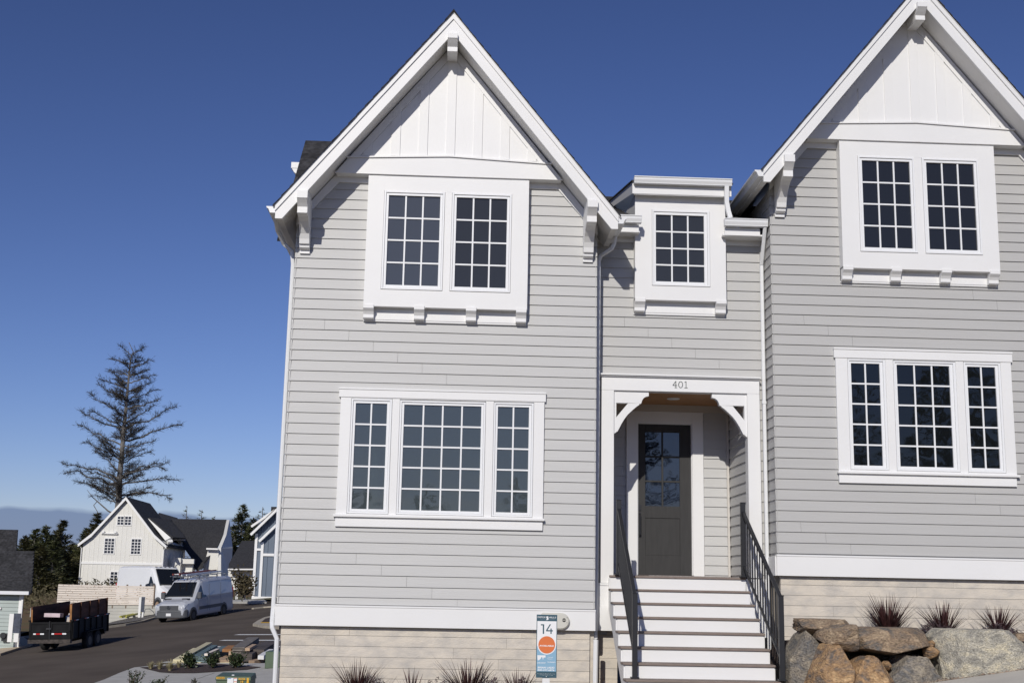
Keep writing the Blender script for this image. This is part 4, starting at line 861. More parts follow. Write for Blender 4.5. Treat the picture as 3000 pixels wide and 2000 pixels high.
# rear ridge and right wing
H2 = lambda x, y, Y: P(x/2.851, 1450+y/2.851, Y)
def poly3(mb, pts, th=.12):
    pts = [Vector(p) for p in pts]; n = (pts[1]-pts[0]).cross(pts[2]-pts[0]).normalized()*th; k = len(pts)
    mb.add(pts+[p+n for p in pts], [tuple(range(k)), tuple(range(2*k-1, k-1, -1))]+[(i, (i+1) % k, k+(i+1) % k, k+i) for i in range(k)]); return mb
wing = MB(); Yr, Yf = 116, 109
poly3(wing, [H2(1330, 145, 117), H2(1480, 188, 119), H2(1500, 210, 119), H2(1560, 400, 108), H2(1290, 250, 106)])
poly3(wing, [H2(1425, 195, Yr), H2(1892, 203, Yr), H2(1866, 330, 112), H2(1810, 440, 110), H2(1705, 560, 108), H2(1690, 610, 107.5), H2(1605, 612, 107.5), H2(1600, 520, 108.5), H2(1500, 380, 110.5)])
build('roof', wing, SHAKE, fh, 'broad dark roof of the right wing')
ww = MB(); a = H2(1690, 600, 108); b = H2(1915, 600, 108)
poly3(ww, [H2(1892, 205, Yr), H2(1918, 440, 113), H2(1905, 680, 113), H2(1820, 680, 108), H2(1820, 440, 109.5), H2(1866, 330, 111.9)], .3)
ww.xz([(H2(1690, 600, 109).x, 0), (H2(1822, 550, 109).x, 0), (H2(1822, 550, 109).x, H2(1780, 450, 109).z), (H2(1740, 450, 109).x, H2(1780, 450, 109).z), (H2(1700, 590, 109).x, H2(1700, 590, 109).z)], 109, 109.3)
ww.box(H2(1345, 600, 108).x, H2(1612, 600, 108).x, 108.6, 109, 0, H2(1480, 520, 108).z)
ww.box(H2(1370, 450, 108.5).x, H2(1500, 450, 108.5).x, 109.2, 109.6, 0, H2(1450, 370, 108).z)
build('wing_wall', ww, FARWHITE, fh, 'cream walls of the right wing')
build('wing_eave', MB().bar(H2(1725, 446, 108.6), H2(1822, 449, 108.6), .3, .15).bar(H2(1180+260, 372, 105.5), H2(1545, 372, 105.5), .2, .1), FARTRIM, fh)
fl = MB(); fl.box(H2(1436, 600, 104).x, H2(1506, 600, 104).x, 104, 105, 0, H2(1470, 522, 104).z); fl.box(H2(1430, 550, 104).x, H2(1612, 550, 104).x, 104.4, 104.9, H2(1520, 570, 104).z, H2(1520, 530, 104).z); fl.box(H2(1506, 620, 105).x, H2(1606, 620, 105).x, 105, 105.4, 0, H2(1550, 575, 104).z)
build('entry_porch', fl, FARWHITE, fh, 'boxy cream entry porch')
a = H2(1528, 640, 104.9); b = H2(1580, 680, 104.9); simple_window(fh, a.x, b.x, b.z-.6, a.z, 104.95, 3, 2)
for k in range(3):
    a = H2(1398+k*32, 400, 108.9); b = H2(1422+k*32, 500, 108.9); simple_window(fh, a.x, b.x, b.z, a.z, 109.15, 2, 5, trim=.05)
a = H2(1858, 420, 111); build('window', MB().box(a.x-.15, a.x+.15, 110.6, 110.8, a.z-2.6, a.z), FARGLASS, fh)
dm = MB(); poly3(dm, [H2(1240, 200, 104.5), H2(1395, 395, 102.6), H2(1440, 372, 102.6)], .4); poly3(dm, [H2(1400, 372, 102.4), H2(1395, 395, 102.6), H2(1440, 372, 102.6)], .3)
build('dormer_cheek', dm, FARTRIM, fh, 'white triangular cheek of the shed dormer')
dr = MB(); poly3(dr, [H2(1240, 196, 104.5), H2(1440, 362, 102.5), H2(1545, 368, 104.6), H2(1400, 215, 109)], .15); build('dormer_roof', dr, SHAKE, fh)

# second house wing seen between the white and the blue house
sh2 = thing('cream_house', 'low cream house with a dark roof between the white house and the blue house', 'house', (-13, 97, 0))
b2 = MB(); poly3(b2, [H2(2020, 380, 104), H2(2150, 378, 104), H2(2130, 612, 97), H2(1905, 612, 97), H2(1912, 570, 98)], .2); build('roof', b2, SHAKE, sh2)
b3 = MB(); b3.box(H2(1905, 650, 98).x, H2(2130, 650, 98).x, 98, 104, 0, H2(2000, 622, 98).z); build('wall', b3, FARWHITE, sh2); build('fascia', MB().bar(H2(1905, 618, 97), H2(2130, 618, 97), .3, .12), FARTRIM, sh2)

# blue house
YB = 72.5
bx = lambda x, y: P(x/2.851, 1450+y/2.851, YB); bh = thing('blue_house', 'slate blue board and batten house with white trim at the edge of the grey house', 'house', (-9, YB, .6))
pts = [bx(2118, 866), bx(2330, 872), bx(2330, 90), bx(2140, 300), bx(2135, 310)]; zbase = .5
XR_ = pts[1].x+3.2
wl = MB().xz([(pts[0].x, zbase), (XR_, zbase), (XR_, pts[2].z+2.2), (pts[2].x, pts[2].z), (pts[3].x, pts[3].z)], YB+.0, YB+9); build('wall', wl, BLUE, bh)
bt = MB(); x = pts[0].x+.35
while x < XR_: bt.box(x-.03, x+.03, YB-.05, YB, zbase, pts[3].z+(x-pts[3].x)*1.1-.3); x += .42
build('batten', bt, BLUE, bh)
tr = MB(); a = bx(2130, 600).x; tr.box(a-.1, a+.08, YB-.1, YB+.02, zbase, bx(2130, 320).z+0*1); c1 = bx(2182, 600).x; tr.box(c1-.08, c1+.10, YB-.11, YB+.01, zbase, bx(2182, 390).z)
tr.box(c1+.1, XR_, YB-.1, YB+.01, bx(2250, 508).z, bx(2250, 486).z); tr.box(a+.08, c1-.08, YB-.1, YB+.01, bx(2150, 462).z, bx(2150, 443).z); tr.box(pts[0].x-.1, XR_, YB-.12, YB+.01, bx(2200, 872).z-.3, bx(2200, 845).z)
build('trim', tr, FARTRIM, bh)
rk = MB()
for (x_a, y_a, x_b, y_b, yy) in ((2095, 330, 2345, 90, YB-.5), (2165, 385, 2345, 215, YB-.35), (2100, 262, 2290, 130, YB+3)):
    p, q = P(x_a/2.851, 1450+y_a/2.851, yy), P(x_b/2.851, 1450+y_b/2.851, yy); d_ = (q-p); q = p+d_*1.8; rk.bar(p, q, .16, .22, (0, 1, 0))
rko = build('rake_board', rk, FARTRIM, bh)
rr2 = MB(); p, q = P(2098/2.851, 1450+322/2.851, YB-.5), P(2345/2.851, 1450+82/2.851, YB-.5); q = p+(q-p)*1.8
poly3(rr2, [p, q, q+Vector((0, 9, 0)), p+Vector((0, 9, 0))], .1); p2 = P(2262/2.851, 1450+148/2.851, YB+5); p3 = P(2262/2.851, 1450+95/2.851, YB+5); rr2.box(p2.x, p2.x+5, YB+5, YB+8, p2.z-1, p3.z); build('roof', rr2, SHAKE, bh)


# left edge house
YL = 41.7
lx = lambda x, y: P(x/2.851, 1450+y/2.851, YL); lh = thing('grey_green_house', 'grey green clapboard house with a black shingle roof at the left picture edge', 'house', (-18.5, YL, -1))
cor = lx(172, 1000).x; ev = lx(270, 800); zb_ = -1.6
wl = MB(); z = ev.z-.05
while z > zb_: yy_ = YL+random.uniform(0, .004); wl.xy([(cor-8, yy_), (cor, yy_), (cor-2.9, YL+7), (cor-8, YL+7)], z-.165, z-.012); z -= .17
build('wall', wl, GREEN_SIDE, lh); build('wall_core', MB().xy([(cor-7.99, YL+.008), (cor-.01, YL+.008), (cor-2.9, YL+6.9), (cor-7.99, YL+6.9)], zb_-.5, ev.z), mat('core_dark', (.12, .14, .13), .8), lh)
build('corner_board', MB().box(cor-.12, cor+.03, YL-.03, YL+.1, zb_, ev.z).box(cor+.0, cor+.08, YL-.10, YL-.03, zb_, ev.z), FARTRIM, lh)
rfm = MB(); zt1 = lx(0, 285); k0 = lx(150, 285); k1 = lx(150, 460); k2 = lx(272, 462); k3 = lx(272, 798)
def roofrow(mb, xa, xb_, z0, z1, y0, y1, n):
    for i in range(n):
        a0, a1 = i/n, (i+1)/n; zA, zB = z0+(z1-z0)*a0, z0+(z1-z0)*a1; yA, yB = y0+(y1-y0)*a0, y0+(y1-y0)*a1; xb = xb_-(yA-(YL-.35))*.352; x = xb
        while x > xa:
            xe = max(x-random.uniform(.25, .5), xa); mb.add([(xe, yA-.02, zA+.02), (x, yA-.02, zA+.02), (x, yB, zB), (xe, yB, zB), (xe, yA, zA-.15), (x, yA, zA-.15), (x, yB, zB-.15), (xe, yB, zB-.15)], [(0, 1, 2, 3), (7, 6, 5, 4), (0, 4, 5, 1), (1, 5, 6, 2), (2, 6, 7, 3), (3, 7, 4, 0)], random.uniform(.7, 1.35)); x = xe
def yzat(v, s):     # follow the line of sight down the slope: returns (y,z) on roof plane through the eave
    d = ray(40, v); y = YL-.35; z = ev.z
    t = (z-CAM.z-s*(y-CAM.y))/(d.z-s*d.y); return CAM.y+d.y*t, CAM.z+d.z*t
yA, zA = yzat(1450+462/2.851, 1.0); yB, zB = yzat(1450+287/2.851, 1.0)
roofrow(rfm, cor-8, P(272/2.851, 1700, YL-.3).x, ev.z, zA, YL-.35, yA, 12); roofrow(rfm, cor-12, P(150/2.851, 1550, yA).x+(yA-YL+.35)*.352, zA, zB, yA, yB, 9)
build('roof', rfm, SHAKE, lh); build('gutter', MB().box(cor-8, ev.x, YL-.5, YL-.36, ev.z-.16, ev.z-.01), GUTTER, lh)
build('meter_box', MB().box(lx(25, 1180).x, lx(78, 1180).x, YL-.2, YL, lx(50, 1215).z, lx(50, 1150).z).disc((lx(40, 1168).x, lx(40, 1168).z), .13, YL-.28, YL-.2, 16), BLACK, lh)
build('window_sill', MB().box(cor-8, lx(14, 940).x, YL-.08, YL, lx(0, 950).z, lx(0, 935).z), FARTRIM, lh)

# ------------------------------------------------------------------ retaining wall, board fence, small posts
fx = lambda x, y, Y=61.7: P(x/2.851, 1450+y/2.851, Y)
def wl(x): return 61.3+(x-474)/(1281-474)*.9           # depth of the wall along its length
def wp(x, y): return P(x/2.851, 1450+y/2.851, wl(x))
def slab(mb, a, b, z0a, z0b, h, th, back=0, tone=1.0):  # upright slab between plan points a and b
    d = Vector((b.x-a.x, b.y-a.y, 0)).normalized(); n = Vector((-d.y, d.x, 0)); o = n*back; q = n*th
    A, B = Vector((a.x, a.y, 0))+o, Vector((b.x, b.y, 0))+o; za, zb2 = Vector((0, 0, z0a)), Vector((0, 0, z0b)); H_ = Vector((0, 0, h))
    mb.add([A+za, B+zb2, B+zb2+q, A+za+q, A+za+H_, B+zb2+H_, B+zb2+q+H_, A+za+q+H_], [(0, 3, 2, 1), (4, 5, 6, 7), (0, 1, 5, 4), (1, 2, 6, 5), (2, 3, 7, 6), (3, 0, 4, 7)], tone)
rw = MB(); q0, q1 = wp(474, 912), wp(1330, 918); k = 0
while k < 14: slab(rw, q0, q1, q0.z-.19*(k+1)+.005, q1.z-.19*(k+1)+.005, .18, .3, random.uniform(0, .008), random.uniform(.93, 1.05)); k += 1
slab(rw, q0, q1, q0.z-2.6, q1.z-2.6, 2.59, .25, .02, .6)
tag(build('retaining_wall', rw, mat('grey_retaining_concrete', (.56, .55, .50), .9, .08, .8, tone=True)), 'board marked concrete retaining wall under the pale plank fence', 'wall')
mb = MB(); zl = q1.z-.3; mb.xy([(q0.x+.1, q0.y+.35), (q1.x, q1.y+.35), (-11.5, 70), (-11.5, 100), (-22, 100), (-23, 62)], -1.5, zl); setting(build('upper_lot', mb, WALK), 'raised lot behind the retaining wall')
fa, fb_ = wp(474, 912), wp(1281, 917); ft, fu = wp(485, 740), wp(1281, 758); hA = ft.z-fa.z; hB = fu.z-fb_.z
fn = thing('plank_fence', 'pale raw plank fence standing on the concrete wall before the white van', 'fence', tuple(fa)); nb_ = 9; pb = MB()
for i in range(nb_):
    za, zb2 = fa.z+hA*i/nb_, fb_.z+hB*i/nb_; slab(pb, fa, fb_, za, zb2, (hA+hB)/2/nb_-.018, .04, -.06, random.uniform(.94, 1.05))
build('planks', pb, FENCEW, fn); kn = MB(); rnd = random.Random(8); dF = (fb_-fa); nF = Vector((dF.y, -dF.x, 0)).normalized()
for _ in range(110):
    t = rnd.uniform(.02, .98); c = fa+dF*t+Vector((0, 0, rnd.uniform(.03, .97)*(hA+(hB-hA)*t)))+nF*.064; s_ = rnd.uniform(.014, .03); e1 = dF.normalized()
    kn.add([c+e1*s_*math.cos(a_*1.047)+Vector((0, 0, s_*math.sin(a_*1.047))) for a_ in range(6)], [(0, 1, 2, 3, 4, 5)])
build('knots', kn, mat('pine_knot', (.34, .22, .14), .8), fn, fix=False)
ps = MB()
for k in range(8): c = fa+dF*(.01+.98*k/7); ps.box(c.x-.045, c.x+.045, c.y+.0, c.y+.09, c.z-.2, c.z+hA+.01)
c = fb_; ps.box(c.x-.01, c.x+.05, c.y-.08, c.y+.06, c.z-.03, c.z+hB+.02); build('post', ps, mat('weathered_post', (.20, .15, .11), .9), fn)
def smallsign(x0_, y0_, x1_, y1_, yb_, Y, xm, label):
    f2 = lambda x, y: P(x/2.851, 1450+y/2.851, Y); a, b = f2(x0_, y0_), f2(x1_, y1_); xmm = f2(xm, (y0_+y1_)/2).x; t = thing('site_sign', label, 'sign', (a.x, Y, f2(x0_, yb_).z), group='small white post signs')
    build('post', MB().box(a.x, xmm, Y, Y+.08, f2(x0_, yb_).z-.1, a.z), FARTRIM, t); build('panel', MB().box(xmm, b.x, Y-.01, Y+.03, b.z, a.z+.02), mat('slate_panel', (.05, .06, .09), .6, .3, 8), t)
    build('stub_post', MB().box(xmm+.08, b.x-.03, Y, Y+.05, f2(x0_, yb_).z-.1, b.z), FARTRIM, t)
smallsign(1163, 850, 1203, 975, 1005, 60.2, 1178, 'slim post sign with a dark panel before the retaining wall'); smallsign(80, 988, 162, 1150, 1205, 41.2, 110, 'post sign with a dark panel beside the house at the left edge')
# yellow conduit
yc = thing('conduit_bundle', 'long yellow green pipes lying on the gravel beside the van', 'pipe', (-16, 57, -.6))
for k, (a, b) in enumerate([((998, 1042), (1170, 1003)), ((1010, 1050), (1190, 1005)), ((1000, 1046), (1250, 995)), ((1048, 1058), (1230, 1000)), ((1052, 1050), (1290, 992))]):
    p, q = Vector((*gp(*a), 0)), Vector((*gp(*b), 0)); p.z = GP(p.x, p.y)+.2+.02*k; q.z = GP(q.x, q.y)+.2+.02*k; build('pipe', MB().tube([p, q], .045, 6), mat('yellow_pipe_%d' % k, (.48, .46, .08), .6), yc)
hs2 = MB(); pts = [P(1200/2.851, 1450+995/2.851, 60), P(1215/2.851, 1450+950/2.851, 60), P(1250/2.851, 1450+948/2.851, 60), P(1280/2.851, 1450+970/2.851, 60), P(1290/2.851, 1450+992/2.851, 60)]
tag(build('hose', MB().tube(pts, .02, 5), VPLAST), 'thin dark hose looping up beside the silver van', 'hose')

# ------------------------------------------------------------------ vans
def loft(st):     # stations: (x, [ (halfwidth,z) x k ]) mirrored
    mb = MB(); k = len(st[0][1]); vs_ = []
    for x, pr in st: vs_ += [(x, -a, b) for a, b in pr]+[(x, a, b) for a, b in reversed(pr)]
    m = 2*k; fs = [(i*m+j, i*m+(j+1) % m, (i+1)*m+(j+1) % m, (i+1)*m+j) for i in range(len(st)-1) for j in range(m)]
    fs += [tuple(range(m)), tuple((len(st)-1)*m+j for j in range(m-1, -1, -1))]; mb.add(vs_, fs); return mb
def van(name, label, loc, rz, paint, H, L, rimm, hood, grille=True, group=None):
    t = thing(name, label, 'van', loc, rz, group, local=True); hw = 1.0; zf = .30
    def pr(wb, ww, wt, zb, zw, zt, zs=None): zs = zs or zt-.18; return [(wb*.97, zb), (wb, zb+.15), (wb, (zb+zw)/2), (ww, zw), (wt+.04, zs), (wt, zt-.06), (wt*.8, zt)]
    # x forward; front at x=L/2
    F_ = L/2; hz, wz = hood     # hood front height, base of windscreen height
    st = [(-F_, pr(.93, .93, .80, zf+.1, 1.35, H-.08)), (-F_+.1, pr(1.0, 1.0, .86, zf, 1.35, H-.02)), (-F_+1.2, pr(hw, hw, .88, zf, 1.35, H)), (.4, pr(hw, hw, .88, zf, 1.35, H)), (F_-2.15, pr(hw, hw, .87, zf, 1.32, H-.02)),
          (F_-1.95, pr(hw, hw, .84, zf, 1.30, H-.10, H-.24)), (F_-1.05, pr(hw, .98, .78, zf, 1.16, wz+.06, wz)), (F_-.95, pr(hw, .97, .76, zf, 1.12, wz, wz-.06)), (F_-.35, pr(.97, .93, .74, zf+.02, .98, hz+.10, hz+.02)), (F_-.08, pr(.90, .86, .62, zf+.06, .90, hz, hz-.08)), (F_, pr(.82, .78, .55, zf+.12, .85, hz-.08, hz-.16))]
    body = build('body', loft(st), paint, t, smooth=False, bevel=.03)
    ws = MB(); xA, zA_ = F_-1.92, H-.20; xB, zB_ = F_-1.08, wz+.10
    def on(x): tt = (x-xA)/(xB-xA); return zA_+(zB_-zA_)*tt
    up_ = Vector((.045, 0, .04)); q = [Vector((xA, -.72, zA_)), Vector((xA, .72, zA_)), Vector((xB, .84, zB_)), Vector((xB, -.84, zB_))]; ws.add([p+up_*1.3 for p in q]+[p-up_*.5 for p in q], [(0, 1, 2, 3), (0, 1, 5, 4), (1, 2, 6, 5), (2, 3, 7, 6), (3, 0, 4, 7)])
    build('windscreen', ws, VGLASS, t)
    for s in (-1, 1):
        def wp(x, z): u = max(0, min(1, (z-1.3)/(H-.24-1.3))); return Vector((x, s*(1.012-.12*u), z))
        q = [wp(F_-1.95, 1.95 if H < 2.5 else 2.0), wp(F_-2.45, 1.98 if H < 2.5 else 2.04), wp(F_-2.5, 1.28), wp(F_-1.35, 1.26)]
        build('side_window', MB().add([p for p in q]+[p-Vector((0, s*.05, 0)) for p in q], [(0, 1, 2, 3), (0, 4, 5, 1), (1, 5, 6, 2), (2, 6, 7, 3), (3, 7, 4, 0)]), VGLASS, t)
        build('wing_mirror', MB().box(F_-1.5, F_-1.32, s*1.02, s*1.26, 1.25, 1.62) if s > 0 else MB().box(F_-1.5, F_-1.32, -1.26, -1.02, 1.25, 1.62), VPLAST, t, bevel=.03)
        cl_ = MB()
        for xa_, xb_ in ((-F_+.15, -F_+1.55), (-F_+1.65, F_-2.75)):
            for za_, zb2 in ((1.30, 1.32), (2.12, 2.14)): 
                if H < 2.5 or za_ < 2: cl_.box(xa_, xb_, s*(1.004 if za_ < 2 else .91), s*(1.012 if za_ < 2 else .93), za_, zb2) if s > 0 else cl_.box(xa_, xb_, -1.012 if za_ < 2 else -.93, -1.004 if za_ < 2 else -.91, za_, zb2)
        build('body_crease', cl_, paint, t)
        build('side_moulding', MB().box(-F_+1.5, F_-1.6, 1.0, 1.02, .62, .80) if s > 0 else MB().box(-F_+1.5, F_-1.6, -1.02, -1.0, .62, .80), VPLAST, t)
        sm = MB(); y_ = s*1.006
        for xx in (F_-1.55, F_-2.6, .1 if H < 2.5 else -.2, -1.3): sm.box(xx-.008, xx+.008, min(y_, y_-s*.01), max(y_, y_-s*.01), .5, 1.25 if xx > F_-2.65 else 2.0)
        if H < 2.5: build('door_seam', sm, VPLAST, t)
        q = [(F_-.5, s*.955, hz-.02), (F_-.12, s*.88, hz-.06), (F_+.015, s*.60, hz-.14), (F_+.015, s*.60, hz-.27), (F_-.1, s*.92, hz-.24)]
        qq = [Vector(p) for p in q]; build('headlight', MB().add(qq+[p*.97+Vector((-.02, 0, .02)) for p in qq], [(0, 1, 2, 3, 4)]+[(i, (i+1) % 5, 5+(i+1) % 5, 5+i) for i in range(5)]), LAMP if s or 1 else ORANGE, t)
        for wx in (F_-.95, -F_+1.25):
            wo = build('wheel', MB().wheel((wx, s*.90, .36), .36, .24, (0, 1, 0)), TYRE, t); build('rim', MB().wheel((wx, s*.985, .36), .21, .08, (0, 1, 0), 14), rimm, wo)
            ar = MB(); n_ = 12; pts_ = [(wx+.45*math.cos(math.pi*i/n_), .38+.45*math.sin(math.pi*i/n_)) for i in range(n_+1)]
            ar.xz([(a, b) for a, b in pts_], min(s*.93, s*1.004), max(s*.93, s*1.004)); build('wheel_arch', ar, VPLAST if name != 'x' else paint, t)
    bp = MB(); ol = [(F_-.42, -1.0), (F_-.22, -.985), (F_-.06, -.90), (F_+.02, -.72), (F_+.045, -.4), (F_+.045, .4), (F_+.02, .72), (F_-.06, .90), (F_-.22, .985), (F_-.42, 1.0)]
    bp.xy(ol, .28, .64); bp.add([(a, b, .64) for a, b in ol]+[(a-.05, b*.93, .80) for a, b in ol], [(i, (i+1) % 10, 10+(i+1) % 10, 10+i) for i in range(10)]+[tuple(range(19, 9, -1))])
    bo = build('front_bumper', bp, VPLAST, t, bevel=.04); build('number_plate', MB().box(F_+.046, F_+.058, -.15+.0, .15, .40, .55), SIGNW, bo)
    build('rear_bumper', MB().box(-F_-.08, -F_+.02, -.93, .93, .40, .62), VPLAST, t)
    for s in (-1, 1): build('tail_light', MB().box(-F_-.015, -F_+.06, min(s*.90, s*.99), max(s*.90, s*.99), 1.0, 1.6), REDLENS, t)
    return t, F_
sp, F_ = van('cargo_van', 'silver grey cargo van with a ladder rack parked by the kerb', (0, 0, 0), 0, VANG, 2.30, 5.9, BLACK, (1.06, 1.28))
px_, py_ = -12.1, 56.75; sp.location = (px_, py_, GP(px_, py_)-.02); sp.rotation_euler = (0, 0, R(-105)); sp.scale = (.98,)*3
g_ = MB(); 
for k in range(5): g_.box(F_+.012, F_+.03, -.55+.03*k*0, .55, .69+k*.055, .725+k*.055)
g_.box(F_-.02, F_+.012, -.58, .58, .67, .97); gr = build('grille', g_, VPLAST, sp)
em = MB(); c = (F_+.045, 0, .86)
n_ = 20
for i in range(n_):
    a0, a1 = 2*math.pi*i/n_, 2*math.pi*(i+1)/n_; em.add([(c[0], .105*math.cos(a), c[2]+.105*math.sin(a)) for a in (a0, a1)]+[(c[0], .085*math.cos(a), c[2]+.085*math.sin(a)) for a in (a1, a0)], [(0, 1, 2, 3)])
for a in (90, 210, 330): a = R(a); d1 = (math.cos(a), math.sin(a)); em.add([(c[0], .088*d1[0], c[2]+.088*d1[1]), (c[0], .02*-d1[1], c[2]+.02*d1[0]), (c[0], .02*d1[1], c[2]-.02*d1[0])], [(0, 1, 2)])
build('round_star_emblem', em, mat('chrome', (.75, .76, .78), .15, metal=1), gr, fix=False)
build('bonnet_vent', MB().box(F_-.98, F_-.82, -.78, -.35, 1.25, 1.30).box(F_-.98, F_-.82, .35, .78, 1.25, 1.30), BLACK, sp)
rk_ = MB()
for xx in (-2.3, -1.1, .1, 1.0): rk_.box(xx-.02, xx+.02, -.85, .85, 2.44, 2.48); rk_.box(xx-.02, xx+.02, -.86, -.82, 2.26, 2.46); rk_.box(xx-.02, xx+.02, .82, .86, 2.26, 2.46)
for yy in (-.84, .84): rk_.box(-2.6, 1.3, yy-.02, yy+.02, 2.48, 2.52)
build('roof_rack', rk_, mat('grey_rack', (.35, .36, .37), .4, metal=.6), sp); build('roof_aerial', MB().tube([(.95, 0, 2.26), (.80, 0, 2.40)], .02, 5), BLACK, sp)
ld = thing('ladder', 'red and grey extension ladder lying on the roof rack of the silver van', 'ladder', sp.location+Vector((0, 0, 2.66)), R(-105), local=True)
for yy in (-.55, -.15): build('rail', MB().box(-2.9, 1.5, yy-.03, yy+.03, .0, .09), mat('red_ladder_rail_%d' % (yy*100), (.25, .05, .035), .5), ld)
rg_ = MB()
for k in range(14): rg_.box(-2.7+k*.31, -2.66+k*.31, -.52, -.18, .03, .06)
build('rungs', rg_, GUTTER, ld); build('upper_rail', MB().box(-2.2, 2.0, .25, .30, -.02, .06).box(-2.2, 2.0, .55, .60, -.02, .06), GUTTER, ld)
pv, F2 = van('cargo_van', 'white high roof cargo van behind the plank fence', (0, 0, 0), 0, VANW, 2.62, 6.0, RUSTRIM, (1.08, 1.42))
pv.location = (-17.75, 71.6, -.2); pv.scale = (1.13,)*3; pv.rotation_euler = (0, 0, R(-47)); build('door_rail', MB().box(-1.6, .3, -1.03, -1.0, 1.35, 1.42), BLACK, pv)
for s in (-1, 1): build('turn_signal', MB().box(F2-.55, F2-.25, min(s*.93, s*.98), max(s*.93, s*.98), 1.0, 1.14), ORANGE, pv)
mk = MB()
for k in range(5): mk.box(F2-2.12, F2-2.02, -.6+k*.3-.05, -.6+k*.3+.05, 2.56, 2.60)
build('roof_marker', mk, VPLAST, pv)

# ------------------------------------------------------------------ dump trailer
tx_, ty_ = -14.25, 40.2
tr_ = thing('dump_trailer', 'black dump trailer with tall brown plywood sides parked on the road', 'trailer', (tx_, ty_, GP(tx_, ty_)-.02), R(83), local=True)
Lt, Wt = 4.05, 1.86; h0 = .60; h1 = 1.34
bed = MB(); bed.box(-Lt/2, Lt/2, -Wt/2, -Wt/2+.06, h0, h1); bed.box(-Lt/2, Lt/2, Wt/2-.06, Wt/2, h0, h1); bed.box(Lt/2-.06, Lt/2, -Wt/2+.06, Wt/2-.06, h0, h1); bed.box(-Lt/2, Lt/2-.06, -Wt/2+.06, Wt/2-.06, h0, h0+.08)
bed.box(-Lt/2-.02, Lt/2+.02, -Wt/2-.04, -Wt/2+.08, h1, h1+.06); bed.box(-Lt/2-.02, Lt/2+.02, Wt/2-.08, Wt/2+.04, h1, h1+.06)
for k in range(7): x_ = -Lt/2+.1+k*(Lt-.2)/6; bed.box(x_-.03, x_+.03, -Wt/2-.04, -Wt/2, h0, h1); bed.box(x_-.03, x_+.03, Wt/2, Wt/2+.04, h0, h1)
build('bed', bed, TRAILB, tr_); fr_ = MB(); fr_.box(-Lt/2-.05, Lt/2+.3, -.55, -.42, .42, .58); fr_.box(-Lt/2-.05, Lt/2+.3, .42, .55, .42, .58); fr_.box(-Lt/2-.12, -Lt/2+.05, -Wt/2, Wt/2, .44, .60); fr_.bar((Lt/2+.2, -.5, .5), (Lt/2+1.5, 0, .5), .1, .14); fr_.bar((Lt/2+.2, .5, .5), (Lt/2+1.5, 0, .5), .1, .14)
build('chassis', fr_, mat('rusty_black_steel', (.05, .04, .035), .7, .5, 8), tr_)
tg = MB()
for s in (-1, 1):
    a, b = (.03, Wt/2-.03) if s > 0 else (-Wt/2+.03, -.03)
    for q in ((a, b, h0+.02, h0+.10), (a, b, h1-.10, h1-.02), (a, a+.07, h0+.10, h1-.10), (b-.07, b, h0+.10, h1-.10), (a, b, h0+.30, h0+.36)): tg.box(-Lt/2-.06, -Lt/2, q[0], q[1], q[2], q[3])
    tg.box(-Lt/2-.03, -Lt/2, a+.07, b-.07, h0+.1, h1-.1)
tgo = build('tailgate', tg, TRAILB, tr_, 'black mesh barn door tailgate'); rwh = MB()
for (a, b) in ((-.72, -.08), (.25, .72)): build('red_reflector', MB().box(-Lt/2-.065, -Lt/2-.06, a+.18, b-.12, h0+.20, h0+.26), REDLENS, tgo); rwh.box(-Lt/2-.065, -Lt/2-.06, a, a+.17, h0+.20, h0+.26); rwh.box(-Lt/2-.065, -Lt/2-.06, b-.11, b, h0+.20, h0+.26)
build('white_reflector', rwh, SIGNW, tgo); build('latch', MB().tube([(-Lt/2-.09, 0, h0-.02), (-Lt/2-.09, 0, h1+.02)], .02, 6).box(-Lt/2-.12, -Lt/2-.07, -.06, .14, h0+.42, h0+.47), STEELRIM, tgo)
sb = MB(); sb.box(-Lt/2+.02, Lt/2, -Wt/2+.07, -Wt/2+.10, h1+.0, h1+.74); sb.box(-Lt/2+.02, Lt/2-.2, Wt/2-.10, Wt/2-.07, h1, h1+.62); sb.box(Lt/2-.10, Lt/2-.07, -Wt/2+.1, Wt/2-.1, h1, h1+.45)
build('plywood_side', sb, PLY, tr_); pp = MB()
for k in range(5): x_ = -Lt/2+.08+k*(Lt-.2)/4; build('board_post', MB().box(x_-.03, x_+.03, -Wt/2+.02, -Wt/2+.065, h1-.05, h1+.75), PLY, tr_); build('board_post', MB().box(x_-.03, x_+.03, Wt/2-.065, Wt/2-.02, h1-.05, h1+.6), PLY, tr_)
build('rear_post', MB().box(-Lt/2+.0, -Lt/2+.04, -Wt/2+.02, -Wt/2+.11, h1-.02, h1+.70), PLYE, tr_); build('rear_post', MB().box(-Lt/2+.0, -Lt/2+.05, Wt/2-.12, Wt/2-.07, h1-.02, h1+.5), PLYE, tr_)
mk = MB()
for k in range(4): x_ = -1.9+k*1.1; mk.box(x_, x_+.22, -Wt/2-.045, -Wt/2-.04, h1+.01, h1+.05)
build('side_reflector', mk, REDLENS, tr_); mk = MB()
for k in range(4): x_ = -1.66+k*1.1; mk.box(x_, x_+.22, -Wt/2-.045, -Wt/2-.04, h1+.01, h1+.05)
build('side_reflector', mk, SIGNW, tr_)
